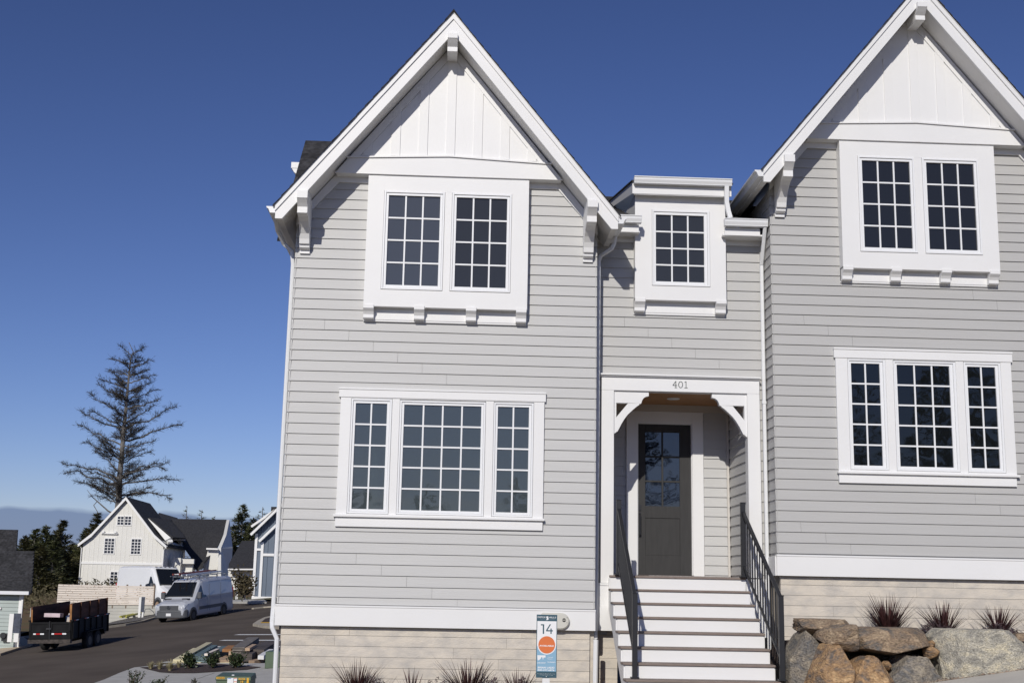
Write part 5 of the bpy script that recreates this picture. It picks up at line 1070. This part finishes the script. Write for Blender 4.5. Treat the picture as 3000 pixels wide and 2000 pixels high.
for s in (-1, 1):
    for wx in (-.35, .55):
        wo = build('wheel', MB().wheel((wx, s*.94, .385), .385, .22, (0, 1, 0)), TYRE, tr_); build('rim', MB().wheel((wx, s*1.02, .385), .2, .08, (0, 1, 0), 12), STEELRIM, wo)
    fd = MB(); y0_, y1_ = (.86, 1.12) if s > 0 else (-1.12, -.86); fd.xz([(-.95, .55), (-.80, .80), (.10-.9+.35, .84), (1.0, .84), (1.15, .55), (1.1, .55), (.98, .79), (-.78, .79), (-.9, .55)], y0_, y1_); build('mudguard', fd, TRAILB, tr_)
def slope(o, head, roll=.03):
    h = Vector((math.cos(head), math.sin(head), 0)); l = Vector((-h.y, h.x, 0)); ph = .09*h.x+.047*h.y
    f = (h+Vector((0, 0, ph))).normalized(); n_ = Vector((0, 0, 1)); lf_ = (l+Vector((0, 0, math.copysign(roll, .09*l.x+.047*l.y)))).normalized(); u = f.cross(lf_).normalized(); lf_ = u.cross(f)
    o.rotation_euler = Matrix(((f.x, lf_.x, u.x), (f.y, lf_.y, u.y), (f.z, lf_.z, u.z))).to_euler()
slope(tr_, R(83)); slope(sp, R(-107)); slope(ld, R(-107)); ld.location = sp.location+sp.rotation_euler.to_matrix() @ Vector((0, 0, 2.52))
bx_ = build('cardboard_box', MB().box(-.35, .35, -.18, .18, 0, .16), mat('pink_white_carton', (.62, .50, .52), .8, .1, 6)); bx_.location = Matrix.Rotation(R(83), 3, 'Z') @ Vector((-1.75, .08, 1.40))+tr_.location; bx_.rotation_euler = (.0, 0, R(-7)); tag(bx_, 'pale pinkish carton lying in the black trailer', 'box')
for k, (dx_, dy_, a_, m_, nm_, lb_) in enumerate([(-1.3, -.45, 20, FENCEW, 'scrap_board', 'pale board end sticking up behind the carton in the trailer'), (-.9, -.5, -15, mat('blue_tarp', (.03, .05, .12), .7), 'tarp_bundle', 'dark blue bundle in the trailer behind the carton')]):
    o = build(nm_, MB().box(-.5, .5, -.1, .1, 0, .1+.12*k), m_); o.location = Matrix.Rotation(R(83), 3, 'Z') @ Vector((dx_, dy_, 1.33))+tr_.location; o.rotation_euler = (R(5), R(-14), R(83+a_)); tag(o, lb_, 'board' if k == 0 else 'bundle')

# ------------------------------------------------------------------ lumber in the parking bays
def beam(pa, pb, wd, ht, zoff, m, label, name='lumber_pile', side=1, tones=1, cat='timber'):
    p, q = Vector((*gp(*pa), 0)), Vector((*gp(*pb), 0)); d = (q-p).normalized(); n_ = Vector((-d.y, d.x, 0))*wd*side; z0 = GP(p.x, p.y)+zoff; z1 = GP(q.x, q.y)+zoff
    mb = MB(); lay = max(1, int(tones)); 
    for k in range(lay):
        a, b = k*ht/lay+.004*(k > 0), (k+1)*ht/lay; jx = random.uniform(-.05, .05)*(lay > 1); pp_, qq_ = p+d*jx, q+d*jx
        mb.add([pp_+Vector((0, 0, z0+a)), qq_+Vector((0, 0, z1+a)), qq_+n_*-1+Vector((0, 0, z1+a)), pp_-n_+Vector((0, 0, z0+a)), pp_+Vector((0, 0, z0+b)), qq_+Vector((0, 0, z1+b)), qq_-n_+Vector((0, 0, z1+b)), pp_-n_+Vector((0, 0, z0+b))], [(0, 3, 2, 1), (4, 5, 6, 7), (0, 1, 5, 4), (1, 2, 6, 5), (2, 3, 7, 6), (3, 0, 4, 7)], random.uniform(.8, 1.2))
    tag(build(name, mb, m), label, cat, 'timber piles in the parking bays'); return p, q
CRE = mat('cream_lumber', (.62, .56, .36), .7, .06, 3, tone=True); TEALW = mat('teal_grey_lumber', (.14, .20, .21), .7, .15, 3, tone=True); BRL = mat('dark_brown_lumber', (.075, .062, .055), .8, .25, 3, tone=True); GRL = mat('weathered_grey_lumber', (.20, .18, .16), .85, .3, 5, stretch=(1, 1, 6), tone=True); TANL = mat('tan_plywood', (.42, .30, .20), .8, .15, 3, tone=True)
beam((1440, 1418), (1610, 1318), .55, .12, .08, CRE, 'short lower cream beam at the left end of the timber', tones=2)
beam((1518, 1418), (1720, 1300), .22, .26, .08, CRE, 'long tall cream beam pile, leftmost of the timber', tones=3)
beam((1605, 1412), (1765, 1316), .22, .20, .10, TEALW, 'narrow slate coloured beams right of the cream pile', tones=2)
beam((1640, 1418), (1850, 1325), .42, .20, .10, TEALW, 'broad teal grey boards, second pile from the left', tones=3)
beam((1790, 1418), (2010, 1330), 1.0, .09, .10, TANL, 'tan plywood sheets under the tall grey pile', tones=3)
beam((1935, 1395), (2065, 1300), .42, .36, .16, GRL, 'tall stack of weathered grey planks, highest pile', tones=8)
beam((1905, 1395), (1935, 1378), .36, .22, .16, TANL, 'tan offcuts on the front of the tall grey stack', tones=1)
beam((2005, 1412), (2180, 1305), .38, .26, .10, BRL, 'dark brown beams right of the tall stack', tones=2)
beam((2090, 1385), (2215, 1305), .45, .30, .10, BRL, 'shorter dark brown beams leaning right', tones=3)
beam((2150, 1410), (2235, 1352), .20, .13, .16, mat('white_lumber', (.78, .78, .76), .6), 'white painted board, nearest the green box')
beam((1700, 1418), (1800, 1372), .12, .07, .32, FENCEW, 'single pale board lying across the teal boards')
beam((1850, 1395), (1900, 1360), .30, .10, .36, PLYE, 'orange brown offcuts on the plywood sheets')
beam((2040, 1398), (2100, 1362), .16, .10, .40, TANL, 'short tan block on the dark brown beams')
beam((2075, 1415), (2150, 1400), .25, .10, .05, TANL, 'brown blocks under the dark beams')
for k, (a, b) in enumerate((((1440, 1420), (1530, 1416)), ((1600, 1418), (1690, 1415)), ((1830, 1420), (1930, 1416)))):
    beam(a, b, .12, .1, .0, CRE, ('cream bearer block under the cream beams', 'cream bearer block under the teal boards', 'cream bearer block under the plywood sheets')[k], 'bearer_block')

# ------------------------------------------------------------------ green utility boxes
def ubox(name, x0, x1, y0, y1, zt, zb, label, lid=.18):
    t = thing(name, label, 'utility box', ((x0+x1)/2, (y0+y1)/2, zb)); build('cabinet', MB().box(x0, x1, y0, y1, zb, zt-lid), TGREEN, t, bevel=.02)
    l = MB(); o = .03; l.add([(x0-o, y0-o, zt-lid), (x1+o, y0-o, zt-lid), (x1+o, y1+o, zt-lid), (x0-o, y1+o, zt-lid), (x0, y0+.10, zt), (x1, y0+.10, zt), (x1, y1, zt), (x0, y1, zt)], [(0, 3, 2, 1), (4, 5, 6, 7), (0, 1, 5, 4), (1, 2, 6, 5), (2, 3, 7, 6), (3, 0, 4, 7)])
    build('lid', l, TGREEN, t, bevel=.02); return t
YT = 15.5; U = lambda u, v: P(u, v, YT)
a = U(634, 1979); b = U(734, 1984); ztl = P(650, 1967, YT+.9).z-.03
tb = thing('transformer_box', 'dark green transformer cabinet with yellow number BO5B 18, cut by the bottom edge', 'utility box', (a.x, YT, -1.7))
zb_ = gz(a.x, YT)-.3
cab = MB().box(a.x, b.x, YT, YT+.9, zb_, a.z-.09); build('cabinet', cab, TGREEN, tb, bevel=.015)
l = MB(); l.add([(a.x-.02, YT-.03, a.z-.10), (b.x+.02, YT-.03, a.z-.10), (b.x+.02, YT+.95, a.z-.10), (a.x-.02, YT+.95, a.z-.10), (a.x-.01, YT-.02, a.z), (b.x+.01, YT-.02, a.z), (b.x+.0, YT+.85, ztl+.03), (a.x+.0, YT+.85, ztl+.03)], [(0, 3, 2, 1), (4, 5, 6, 7), (0, 1, 5, 4), (1, 2, 6, 5), (2, 3, 7, 6), (3, 0, 4, 7)])
build('lid', l, TGREEN, tb, bevel=.012)
y_ = YT-.034; s1 = MB(); text_mb(s1, 'BO5B', U(700, 1984).x, U(719, 1984).x, U(0+700, 1990).z, U(700, 1984).z, YT-.033, bold=.03); text_mb(s1, '18', U(706, 1984).x, U(714, 1984).x, U(700, 1998).z, U(700, 1992).z, YT-.033, bold=.03)
p, q = U(724, 1984), U(729, 1998); s1.box(p.x, q.x, YT-.033, YT-.031, q.z-.1, p.z); p, q = U(635, 1981), U(658, 1987); s1.box(p.x, q.x, YT-.033, YT-.031, q.z, p.z)
stx = MB(); text_mb(stx, 'WARNING', p.x+.01, q.x-.01, q.z+.006, p.z-.006, YT-.0345, bold=.02)
# move lettering onto the cabinet door plane
for m_ in (s1, stx): m_.v = [(x, y, z) for x, y, z in m_.v]
build('yellow_marking', s1, STKY, tb, fix=False); build('dark_lettering', stx, BLACK, tb, fix=False)
p, q = U(667, 1984), U(685, 2004); s2 = MB().box(p.x, q.x, YT-.033, YT-.031, q.z, p.z); build('white_notice', s2, STKW, tb)
p2, q2 = U(668, 1984.5), U(678, 1986.5); build('blue_header', MB().box(p2.x, q2.x, YT-.036, YT-.034, q2.z, p2.z), mat('blue_print', (.08, .25, .6), .5), tb)
p, q = U(685, 1984), U(694, 2004); s3 = MB().box(p.x, q.x, YT-.033, YT-.031, q.z, p.z); build('white_notice', s3, STKW, tb)
p2, q2 = U(686, 1984.2), U(694, 1986); p3, q3 = U(685.5, 1994), U(694, 1996); build('orange_header', MB().box(p2.x, q2.x, YT-.036, YT-.034, q2.z, p2.z).box(p3.x, q3.x, YT-.036, YT-.034, q3.z, p3.z), ORNG, tb)
p, q = U(680, 1974.5), U(687, 1977); build('badge', MB().box(p.x, q.x, YT-.04, YT-.02, q.z, p.z), STKW, tb)
g0 = gp(2215, 1480); zc = GP(*g0)
ub = thing('pedestal_box', 'tall green utility cabinet on a grey pad half hidden by the grey house', 'utility box', (g0[0]+.5, g0[1], zc)); Yg = g0[1]
p = P(778, 1907, Yg); q = P(778, 1957, Yg); q3 = P(778, 1974, Yg)
build('cabinet', MB().box(p.x, p.x+1.1, Yg, Yg+.9, q.z, p.z), TGREEN, ub, bevel=.02); build('pad', MB().box(p.x-.03, p.x+1.15, Yg-.05, Yg+.95, q3.z-.2, q.z), mat('grey_green_pad', (.26, .29, .25), .9, .1, 6), ub)

# ------------------------------------------------------------------ shrubs and tufts by the lot
SHRUB = mat('glossy_shrub_leaf', (.035, .05, .02), .45, .4, 7); DRYG = mat('dry_grass', (.34, .30, .17), .9, .3, 9); SHST = mat('shrub_stem', (.10, .07, .05), .9)
def shrub(x, y, z, w_, h, n, label, seed, m=SHRUB, ls=.045, name='shrub', open_=0):
    rnd = random.Random(seed); t = thing(name, label, 'shrub', (x, y, z), group='young leafy shrubs'); lf = MB(); st_ = MB()
    stems = []
    for k in range(9 if not open_ else 6):
        a = rnd.uniform(0, 6.283); r = rnd.uniform(.1, 1)*w_/2; tip = Vector((x+r*math.cos(a), y+r*math.sin(a), z+h*rnd.uniform(.6, 1))); stems.append(tip); st_.tube([(x, y, z-.05), ((x+tip.x)/2+rnd.uniform(-.04, .04), (y+tip.y)/2, z+h*.4), tip], [.014, .01, .004], 5, False)
    for _ in range(n):
        tip = rnd.choice(stems); f_2 = rnd.uniform(.25, 1.0); c = Vector((x, y, z)).lerp(tip, f_2)+Vector((rnd.gauss(0, 1), rnd.gauss(0, 1), rnd.gauss(0, .8)))*w_*(.13 if not open_ else .05)
        d_ = Vector((rnd.uniform(-1, 1), rnd.uniform(-1, 1), rnd.uniform(-.1, 1))).normalized(); s_ = d_.orthogonal().normalized(); s_.rotate(Matrix.Rotation(rnd.uniform(0, 6.28), 3, d_)); l = ls*rnd.uniform(.6, 1.3)
        lf.add([c, c+d_*l*.5+s_*l*.28, c+d_*l, c+d_*l*.5-s_*l*.28], [(0, 1, 2, 3)])
    build('leaves', lf, m, t, fix=False); build('stems', st_, SHST, t, fix=False)
def onlot(x, y): q = gp(x, y); return q[0], q[1], GP(*q)+.13
shrub(*onlot(1575, 1480), .50, .52, 700, 'leafy shrub leftmost of three in the mulch bed before the timber', 41, ls=.09)
shrub(*onlot(1775, 1478), .50, .50, 700, 'leafy shrub in the middle of three in the mulch bed', 42, ls=.09)
shrub(*onlot(1965, 1474), .52, .46, 700, 'leafy shrub behind the transformer cabinet', 43, ls=.09)
shrub(P(390, 2010, 9).x, 9, P(390, 2010, 9).z-.1, .50, .42, 330, 'open leafy shrub at the bottom edge, leftmost of three', 44, ls=.045, open_=1)
shrub(P(462, 2012, 9).x, 9, P(462, 2012, 9).z-.1, .50, .34, 330, 'open leafy shrub at the bottom edge, middle of three', 45, ls=.045, open_=1)
shrub(P(566, 2012, 9).x, 9, P(566, 2012, 9).z-.1, .30, .30, 200, 'small open shrub at the bottom edge left of the transformer', 46, ls=.04, open_=1)
shrub(P(2040/2.851, 1758, 66).x, 66, .75, 1.9, 1.7, 900, 'brown green bush before the blue house', 47, mat('brown_green_leaf', (.07, .055, .025), .8, .4, 4), .22)
for k, (a, b, w_, h, lb) in enumerate([(1255, 1482, .35, .28, 'dry grass tuft, leftmost in the mulch bed'), (1330, 1484, .40, .30, 'dry grass tuft, second in the mulch bed'), (1415, 1500, .55, .40, 'largest dry grass tuft in the mulch bed'), (1490, 1470, .35, .24, 'greenish grass tuft beside the left shrub')]):
    x, y, z = onlot(a, b); t = thing('grass_tuft', lb, 'grass', (x, y, z), group='ornamental grass tufts'); mb = MB(); blades(mb, (x, y, z), 130, h, w_*.5, random.Random(60+k), wd=.008, droop=.4); build('blades', mb, DRYG, t, fix=False)
# white garden chair and weeds by the blue house
gx, gy = P(2010/2.851, 1750, 67.5).x, 67.5
ch = thing('garden_chair', 'white garden chair behind the brown bush', 'chair', (gx, gy, .75)); build('seat', MB().box(gx-.3, gx+.3, gy-.3, gy+.3, 1.15, 1.22), FARTRIM, ch); build('backrest', MB().xz([(gx-.3, 1.2), (gx+.3, 1.2), (gx+.28, 1.9), (gx, 2.02), (gx-.28, 1.9)], gy+.25, gy+.31), FARTRIM, ch)
for sx in (-1, 1):
    for sy in (-1, 1): build('leg', MB().box(gx+sx*.26-.03, gx+sx*.26+.03, gy+sy*.26-.03, gy+sy*.26+.03, .70, 1.15), FARTRIM, ch)

# ------------------------------------------------------------------ conifers
def conifer(x, y, z, h, r, label, seed, m=PINE, n=60, dens=1.0, bare=.0, name='spruce_tree', group='dark spruces behind the houses'):
    rnd = random.Random(seed); t = thing(name, label, 'tree', (x, y, z), group=group); tk = MB(); tk.tube([(x, y, z), (x, y, z+h*.6), (x, y, z+h)], [h*.018, h*.010, h*.002], 7, False); br = MB(); lf = MB()
    for k in range(n):
        f = (k+rnd.random())/n; f = bare+(1-bare)*f; zz0 = z+h*(.04+.95*f); L_ = r*1.25*(1-f)**.92*rnd.uniform(.6, 1.15)+.12; a = rnd.uniform(0, 6.283)
        dirv = Vector((math.cos(a), math.sin(a), rnd.uniform(-.1, .5))); tip = Vector((x, y, zz0))+dirv*L_; br.tube([(x, y, zz0), tip], [.03+.01*L_, .008], 4, False)
        cnt = int(dens*(10+L_*24))
        for _ in range(cnt):
            s = rnd.uniform(.12, 1)**.7; p = Vector((x, y, zz0)).lerp(tip, s)+Vector((rnd.gauss(0, .10), rnd.gauss(0, .10), rnd.gauss(0, .07)))*(L_*.9+.5)
            sd = Vector((-dirv.y, dirv.x, 0))*rnd.choice((-1, 1)); d2 = (dirv*.8+sd*rnd.uniform(.2, 1)+Vector((0, 0, rnd.uniform(-.3, .5)))).normalized(); l = rnd.uniform(.28, .66)*(.55+.45*(1-s)+.1*L_); w2 = d2.cross(Vector((0, 0, 1))).normalized()*l*.22+Vector((0, 0, rnd.uniform(-.06, .06)))
            lf.add([p-w2*.5, p+d2*l, p+w2], [(0, 1, 2)])
    build('trunk', tk, BARK, t, fix=False); build('crown', lf, m, t, fix=False); build('limbs', br, BARK, t, fix=False)
def ctree(u, vt, D, hh, r, label, seed, **k):
    p = P(u, vt, D-18.3); conifer(p.x, p.y, p.z-hh, hh, r, label, seed, **k)
for k, (u, v, D, hh, r, lb) in enumerate([(75, 1572, 118, 8, 2.4, 'small spruce just above the roof at the left edge'), (105, 1548, 124, 11, 3.2, 'spruce second from the left edge'), (138, 1540, 120, 11, 3.2, 'narrow spruce third from the left edge'), (186, 1522, 122, 12.5, 3.4, 'tallest spruce left of the white house'), (160, 1582, 118, 10, 3.0, 'lower spruce before the tall one left of the white house'), (222, 1600, 132, 9, 2.8, 'spruce touching the left corner of the white house'), (286, 1500, 128, 13, 3.4, 'spruce rising behind the left roof slope of the white house'), (255, 1545, 130, 11, 2.8, 'lower spruce behind the left eave of the white house'), (40, 1600, 110, 8, 2.8, 'spruce behind the black roof at the left edge'), (120, 1600, 108, 8.5, 3.2, 'front spruce in the left clump'), (90, 1585, 128, 11, 3.6, 'spruce filling the gap behind the left clump'), (165, 1560, 130, 12, 3.8, 'broad spruce behind the tallest one'), (215, 1590, 134, 11, 3.6, 'spruce filling the gap by the white house'), (60, 1610, 122, 9, 3.4, 'broad low spruce over the black roof'), (200, 1625, 126, 8, 3.0, 'front spruce before the left corner of the white house')]):
    ctree(u, v, D, hh, r, lb, 100+k, n=260, dens=1.0, m=PINE if k % 3 else PINE2)
for k, (u, v, D, hh, r, n, de, br_, lb) in enumerate([(548, 1482, 150, 12, 1.8, 34, .35, .3, 'thin sparse spruce left of the pair over the wing roof'), (592, 1492, 150, 11, 2.1, 44, .45, .3, 'sparse spruce over the wing roof'), (630, 1510, 152, 9, 1.5, 30, .3, .3, 'faint small spruce right of the sparse pair'), (712, 1474, 142, 16, 4.8, 260, 1.0, 0, 'big dense spruce left of the blue house'), (770, 1484, 144, 15, 2.9, 50, .6, 0, 'sparser spruce just behind the blue roof'), (690, 1535, 140, 14, 4.2, 220, 1.0, 0, 'lower dense spruce beside the wing roof'), (742, 1515, 141, 14, 3.9, 200, 1.0, 0, 'dense spruce between the big one and the blue house'), (735, 1560, 139, 13, 3.9, 200, 1.0, 0, 'front spruce over the cream house roof')]):
    ctree(u, v, D, hh, r, lb, 140+k, n=n, dens=de, bare=br_, m=PINE)
# scrub at the foot of the spruces
rnd = random.Random(77); mb = MB()
for _ in range(9000):
    x = rnd.uniform(-44, -20); y = rnd.uniform(66, 92); zc_ = GP(x, y)+rnd.uniform(.3, 1.9)*(.4+.6*(y-66)/26); s = rnd.uniform(.15, .4); d_ = Vector((rnd.uniform(-1, 1), rnd.uniform(-1, 0), rnd.uniform(-.2, 1))).normalized(); e_ = d_.orthogonal().normalized()
    mb.add([(x, y, zc_), Vector((x, y, zc_))+d_*s, Vector((x, y, zc_))+e_*s*.5], [(0, 1, 2)])
tag(build('scrub', mb, mat('dry_scrub', (.11, .095, .05), .9, .5, .5), fix=False), 'dry brown green scrub on the bank under the spruces', 'scrub', kind='stuff')

# big half bare spruce: main limbs surveyed, fine twigs random
YTREE = 131
def tp(x, y, dy=0): return P(120+x/2.851, 950+y/2.851, YTREE+dy)
bt_ = thing('bare_spruce', 'tall thin half bare spruce with upturned limbs behind the white house', 'tree', (tp(625, 1560).x, YTREE, 4))
tl = [(615, 1900), (650, 1480), (655, 1300), (675, 1100), (690, 900), (705, 750), (718, 600), (735, 430), (750, 280), (772, 230), (735, 150)]
tk = MB(); tk.tube([tp(*p) for p in tl], [.55, .36, .33, .28, .23, .19, .15, .11, .08, .05, .03], 9, False); build('trunk', tk, BARK, bt_, fix=False)
def tkx(y):
    for (a, b), (c, d) in zip(tl, tl[1:]):
        if b >= y >= d: return a+(c-a)*(b-y)/(b-d)
    return 700
lim = [((575, 285), 330), ((570, 380), 430), ((495, 450), 540), ((485, 495), 640), ((405, 580), 760), ((320, 730), 880), ((320, 840), 1010), ((370, 985), 1160), ((180, 1180), 1290), ((185, 1225), 1370), ((375, 1225), 1340), ((310, 1310), 1450), ((430, 1430), 1500), ((550, 1030), 1150), ((470, 1060), 1250), ((455, 930), 1060), ((420, 720), 860),
       ((860, 190), 250), ((920, 295), 370), ((890, 370), 430), ((945, 425), 480), ((930, 480), 560), ((960, 545), 630), ((985, 625), 700), ((950, 670), 830), ((1120, 685), 870), ((1170, 820), 960), ((955, 965), 1020), ((880, 850), 960), ((910, 1065), 1170), ((1050, 1155), 1290), ((1025, 1200), 1290), ((1140, 1290), 1340), ((1090, 1450), 1440), ((860, 1400), 1460), ((665, 180), 260)]
rnd = random.Random(5); lb_ = MB(); tw = MB()
def twig(p, d, l, r=.02):
    s = d.cross(Vector((rnd.uniform(-1, 1), rnd.uniform(-1, 1), rnd.uniform(-1, 1)))); s = s.normalized()*r if s.length > 1e-6 else Vector((r, 0, 0)); tw.add([p-s, p+s, p+d*l], [(0, 1, 2)])
def limb(p0, p1, arch, r0, fuzz=1.0):
    n_ = 9; L_ = (p1-p0).length; pts_ = []
    for i in range(n_+1): t = i/n_; p = p0.lerp(p1, t)+Vector((0, 0, arch*4*t*(1-t)*L_))+Vector((rnd.gauss(0, .02), rnd.gauss(0, .03), rnd.gauss(0, .02)))*L_; pts_.append(p)
    pts_[0] = p0; lb_.tube(pts_, [r0*(1-i/n_)+.015 for i in range(n_+1)], 5, False)
    cnt = int(L_*24*fuzz)
    for _ in range(cnt):
        t = rnd.uniform(.15, 1)**.75; i = min(int(t*n_), n_-1); p = pts_[i].lerp(pts_[i+1], t*n_-i); ax = (pts_[i+1]-pts_[i]).normalized(); sd = Vector((rnd.gauss(0, 1), rnd.gauss(0, 1), rnd.gauss(0, .5))).normalized(); d = (ax*rnd.uniform(.5, 1.1)+sd*.8+Vector((0, 0, .1))).normalized(); l = rnd.uniform(.25, .8)
        twig(p, d, l, .022)
        for _k in range(3): q = p+d*l*rnd.uniform(.3, .9); d2 = (d+Vector((rnd.gauss(0, .6), rnd.gauss(0, .6), rnd.gauss(0, .5)))).normalized(); twig(q, d2, l*.6, .017)
for (tip, ya) in lim:
    p0 = tp(tkx(ya), ya); p1 = tp(tip[0], tip[1], rnd.uniform(-1.5, 1.5)); L_ = (p1-p0).length; limb(p0, p1, rnd.uniform(-.05, .0) if ya < 1100 else rnd.uniform(.02, .10), .03+.013*L_)
for k in range(130):
    ya = rnd.uniform(300, 1500); f = 1-(ya-260)/1400; Lm = (1.0+2.6*(1-f)**.6)*rnd.uniform(.5, 1.05); a = rnd.uniform(0, 6.283); p0 = tp(tkx(ya), ya); d = Vector((math.cos(a), math.sin(a), rnd.uniform(.25, .65))); limb(p0, p0+d*Lm, -.03, .03, 1.0)
p0 = tp(600, 1575); lb_.tube([tp(640, 1600), tp(560, 1555), tp(470, 1475), tp(430, 1440), tp(385, 1380)], [.12, .09, .07, .05, .02], 5, False); lb_.tube([tp(470, 1475), tp(440, 1510), tp(470, 1560), tp(520, 1640)], [.05, .05, .04, .02], 5, False)
build('limbs', lb_, BARK, bt_, fix=False); build('crown', tw, BARE, bt_, fix=False)

# trees across the street, seen only as reflections in the panes
for k, (x, y, hh, r) in enumerate([(15.5, -33, 13, 3.2), (19.5, -38, 15, 3.6), (23, -34, 13, 3.4), (27, -40, 15, 3.8), (12.5, -46, 13, 3.2), (6.5, -62, 9.2, 3.0), (1.0, -66, 8.6, 2.8), (-3.5, -58, 7.8, 2.8), (9.5, -58, 9, 3)]):
    conifer(x, y, -.5, hh, r, ['first of the tall spruces mirrored in the right windows', 'second of the tall spruces mirrored in the right windows', 'third of the tall spruces mirrored in the right windows', 'tallest spruce mirrored at the right edge', 'tall spruce mirrored in the door glass', 'low spruce mirrored in the middle left window', 'low spruce mirrored in the left window sash', 'low spruce mirrored at the far left sash', 'low spruce mirrored right of the middle sash'][k], 200+k, n=70, dens=.9, name='street_spruce', group='spruces across the street' if k <= 4 else 'low spruces far across the street')
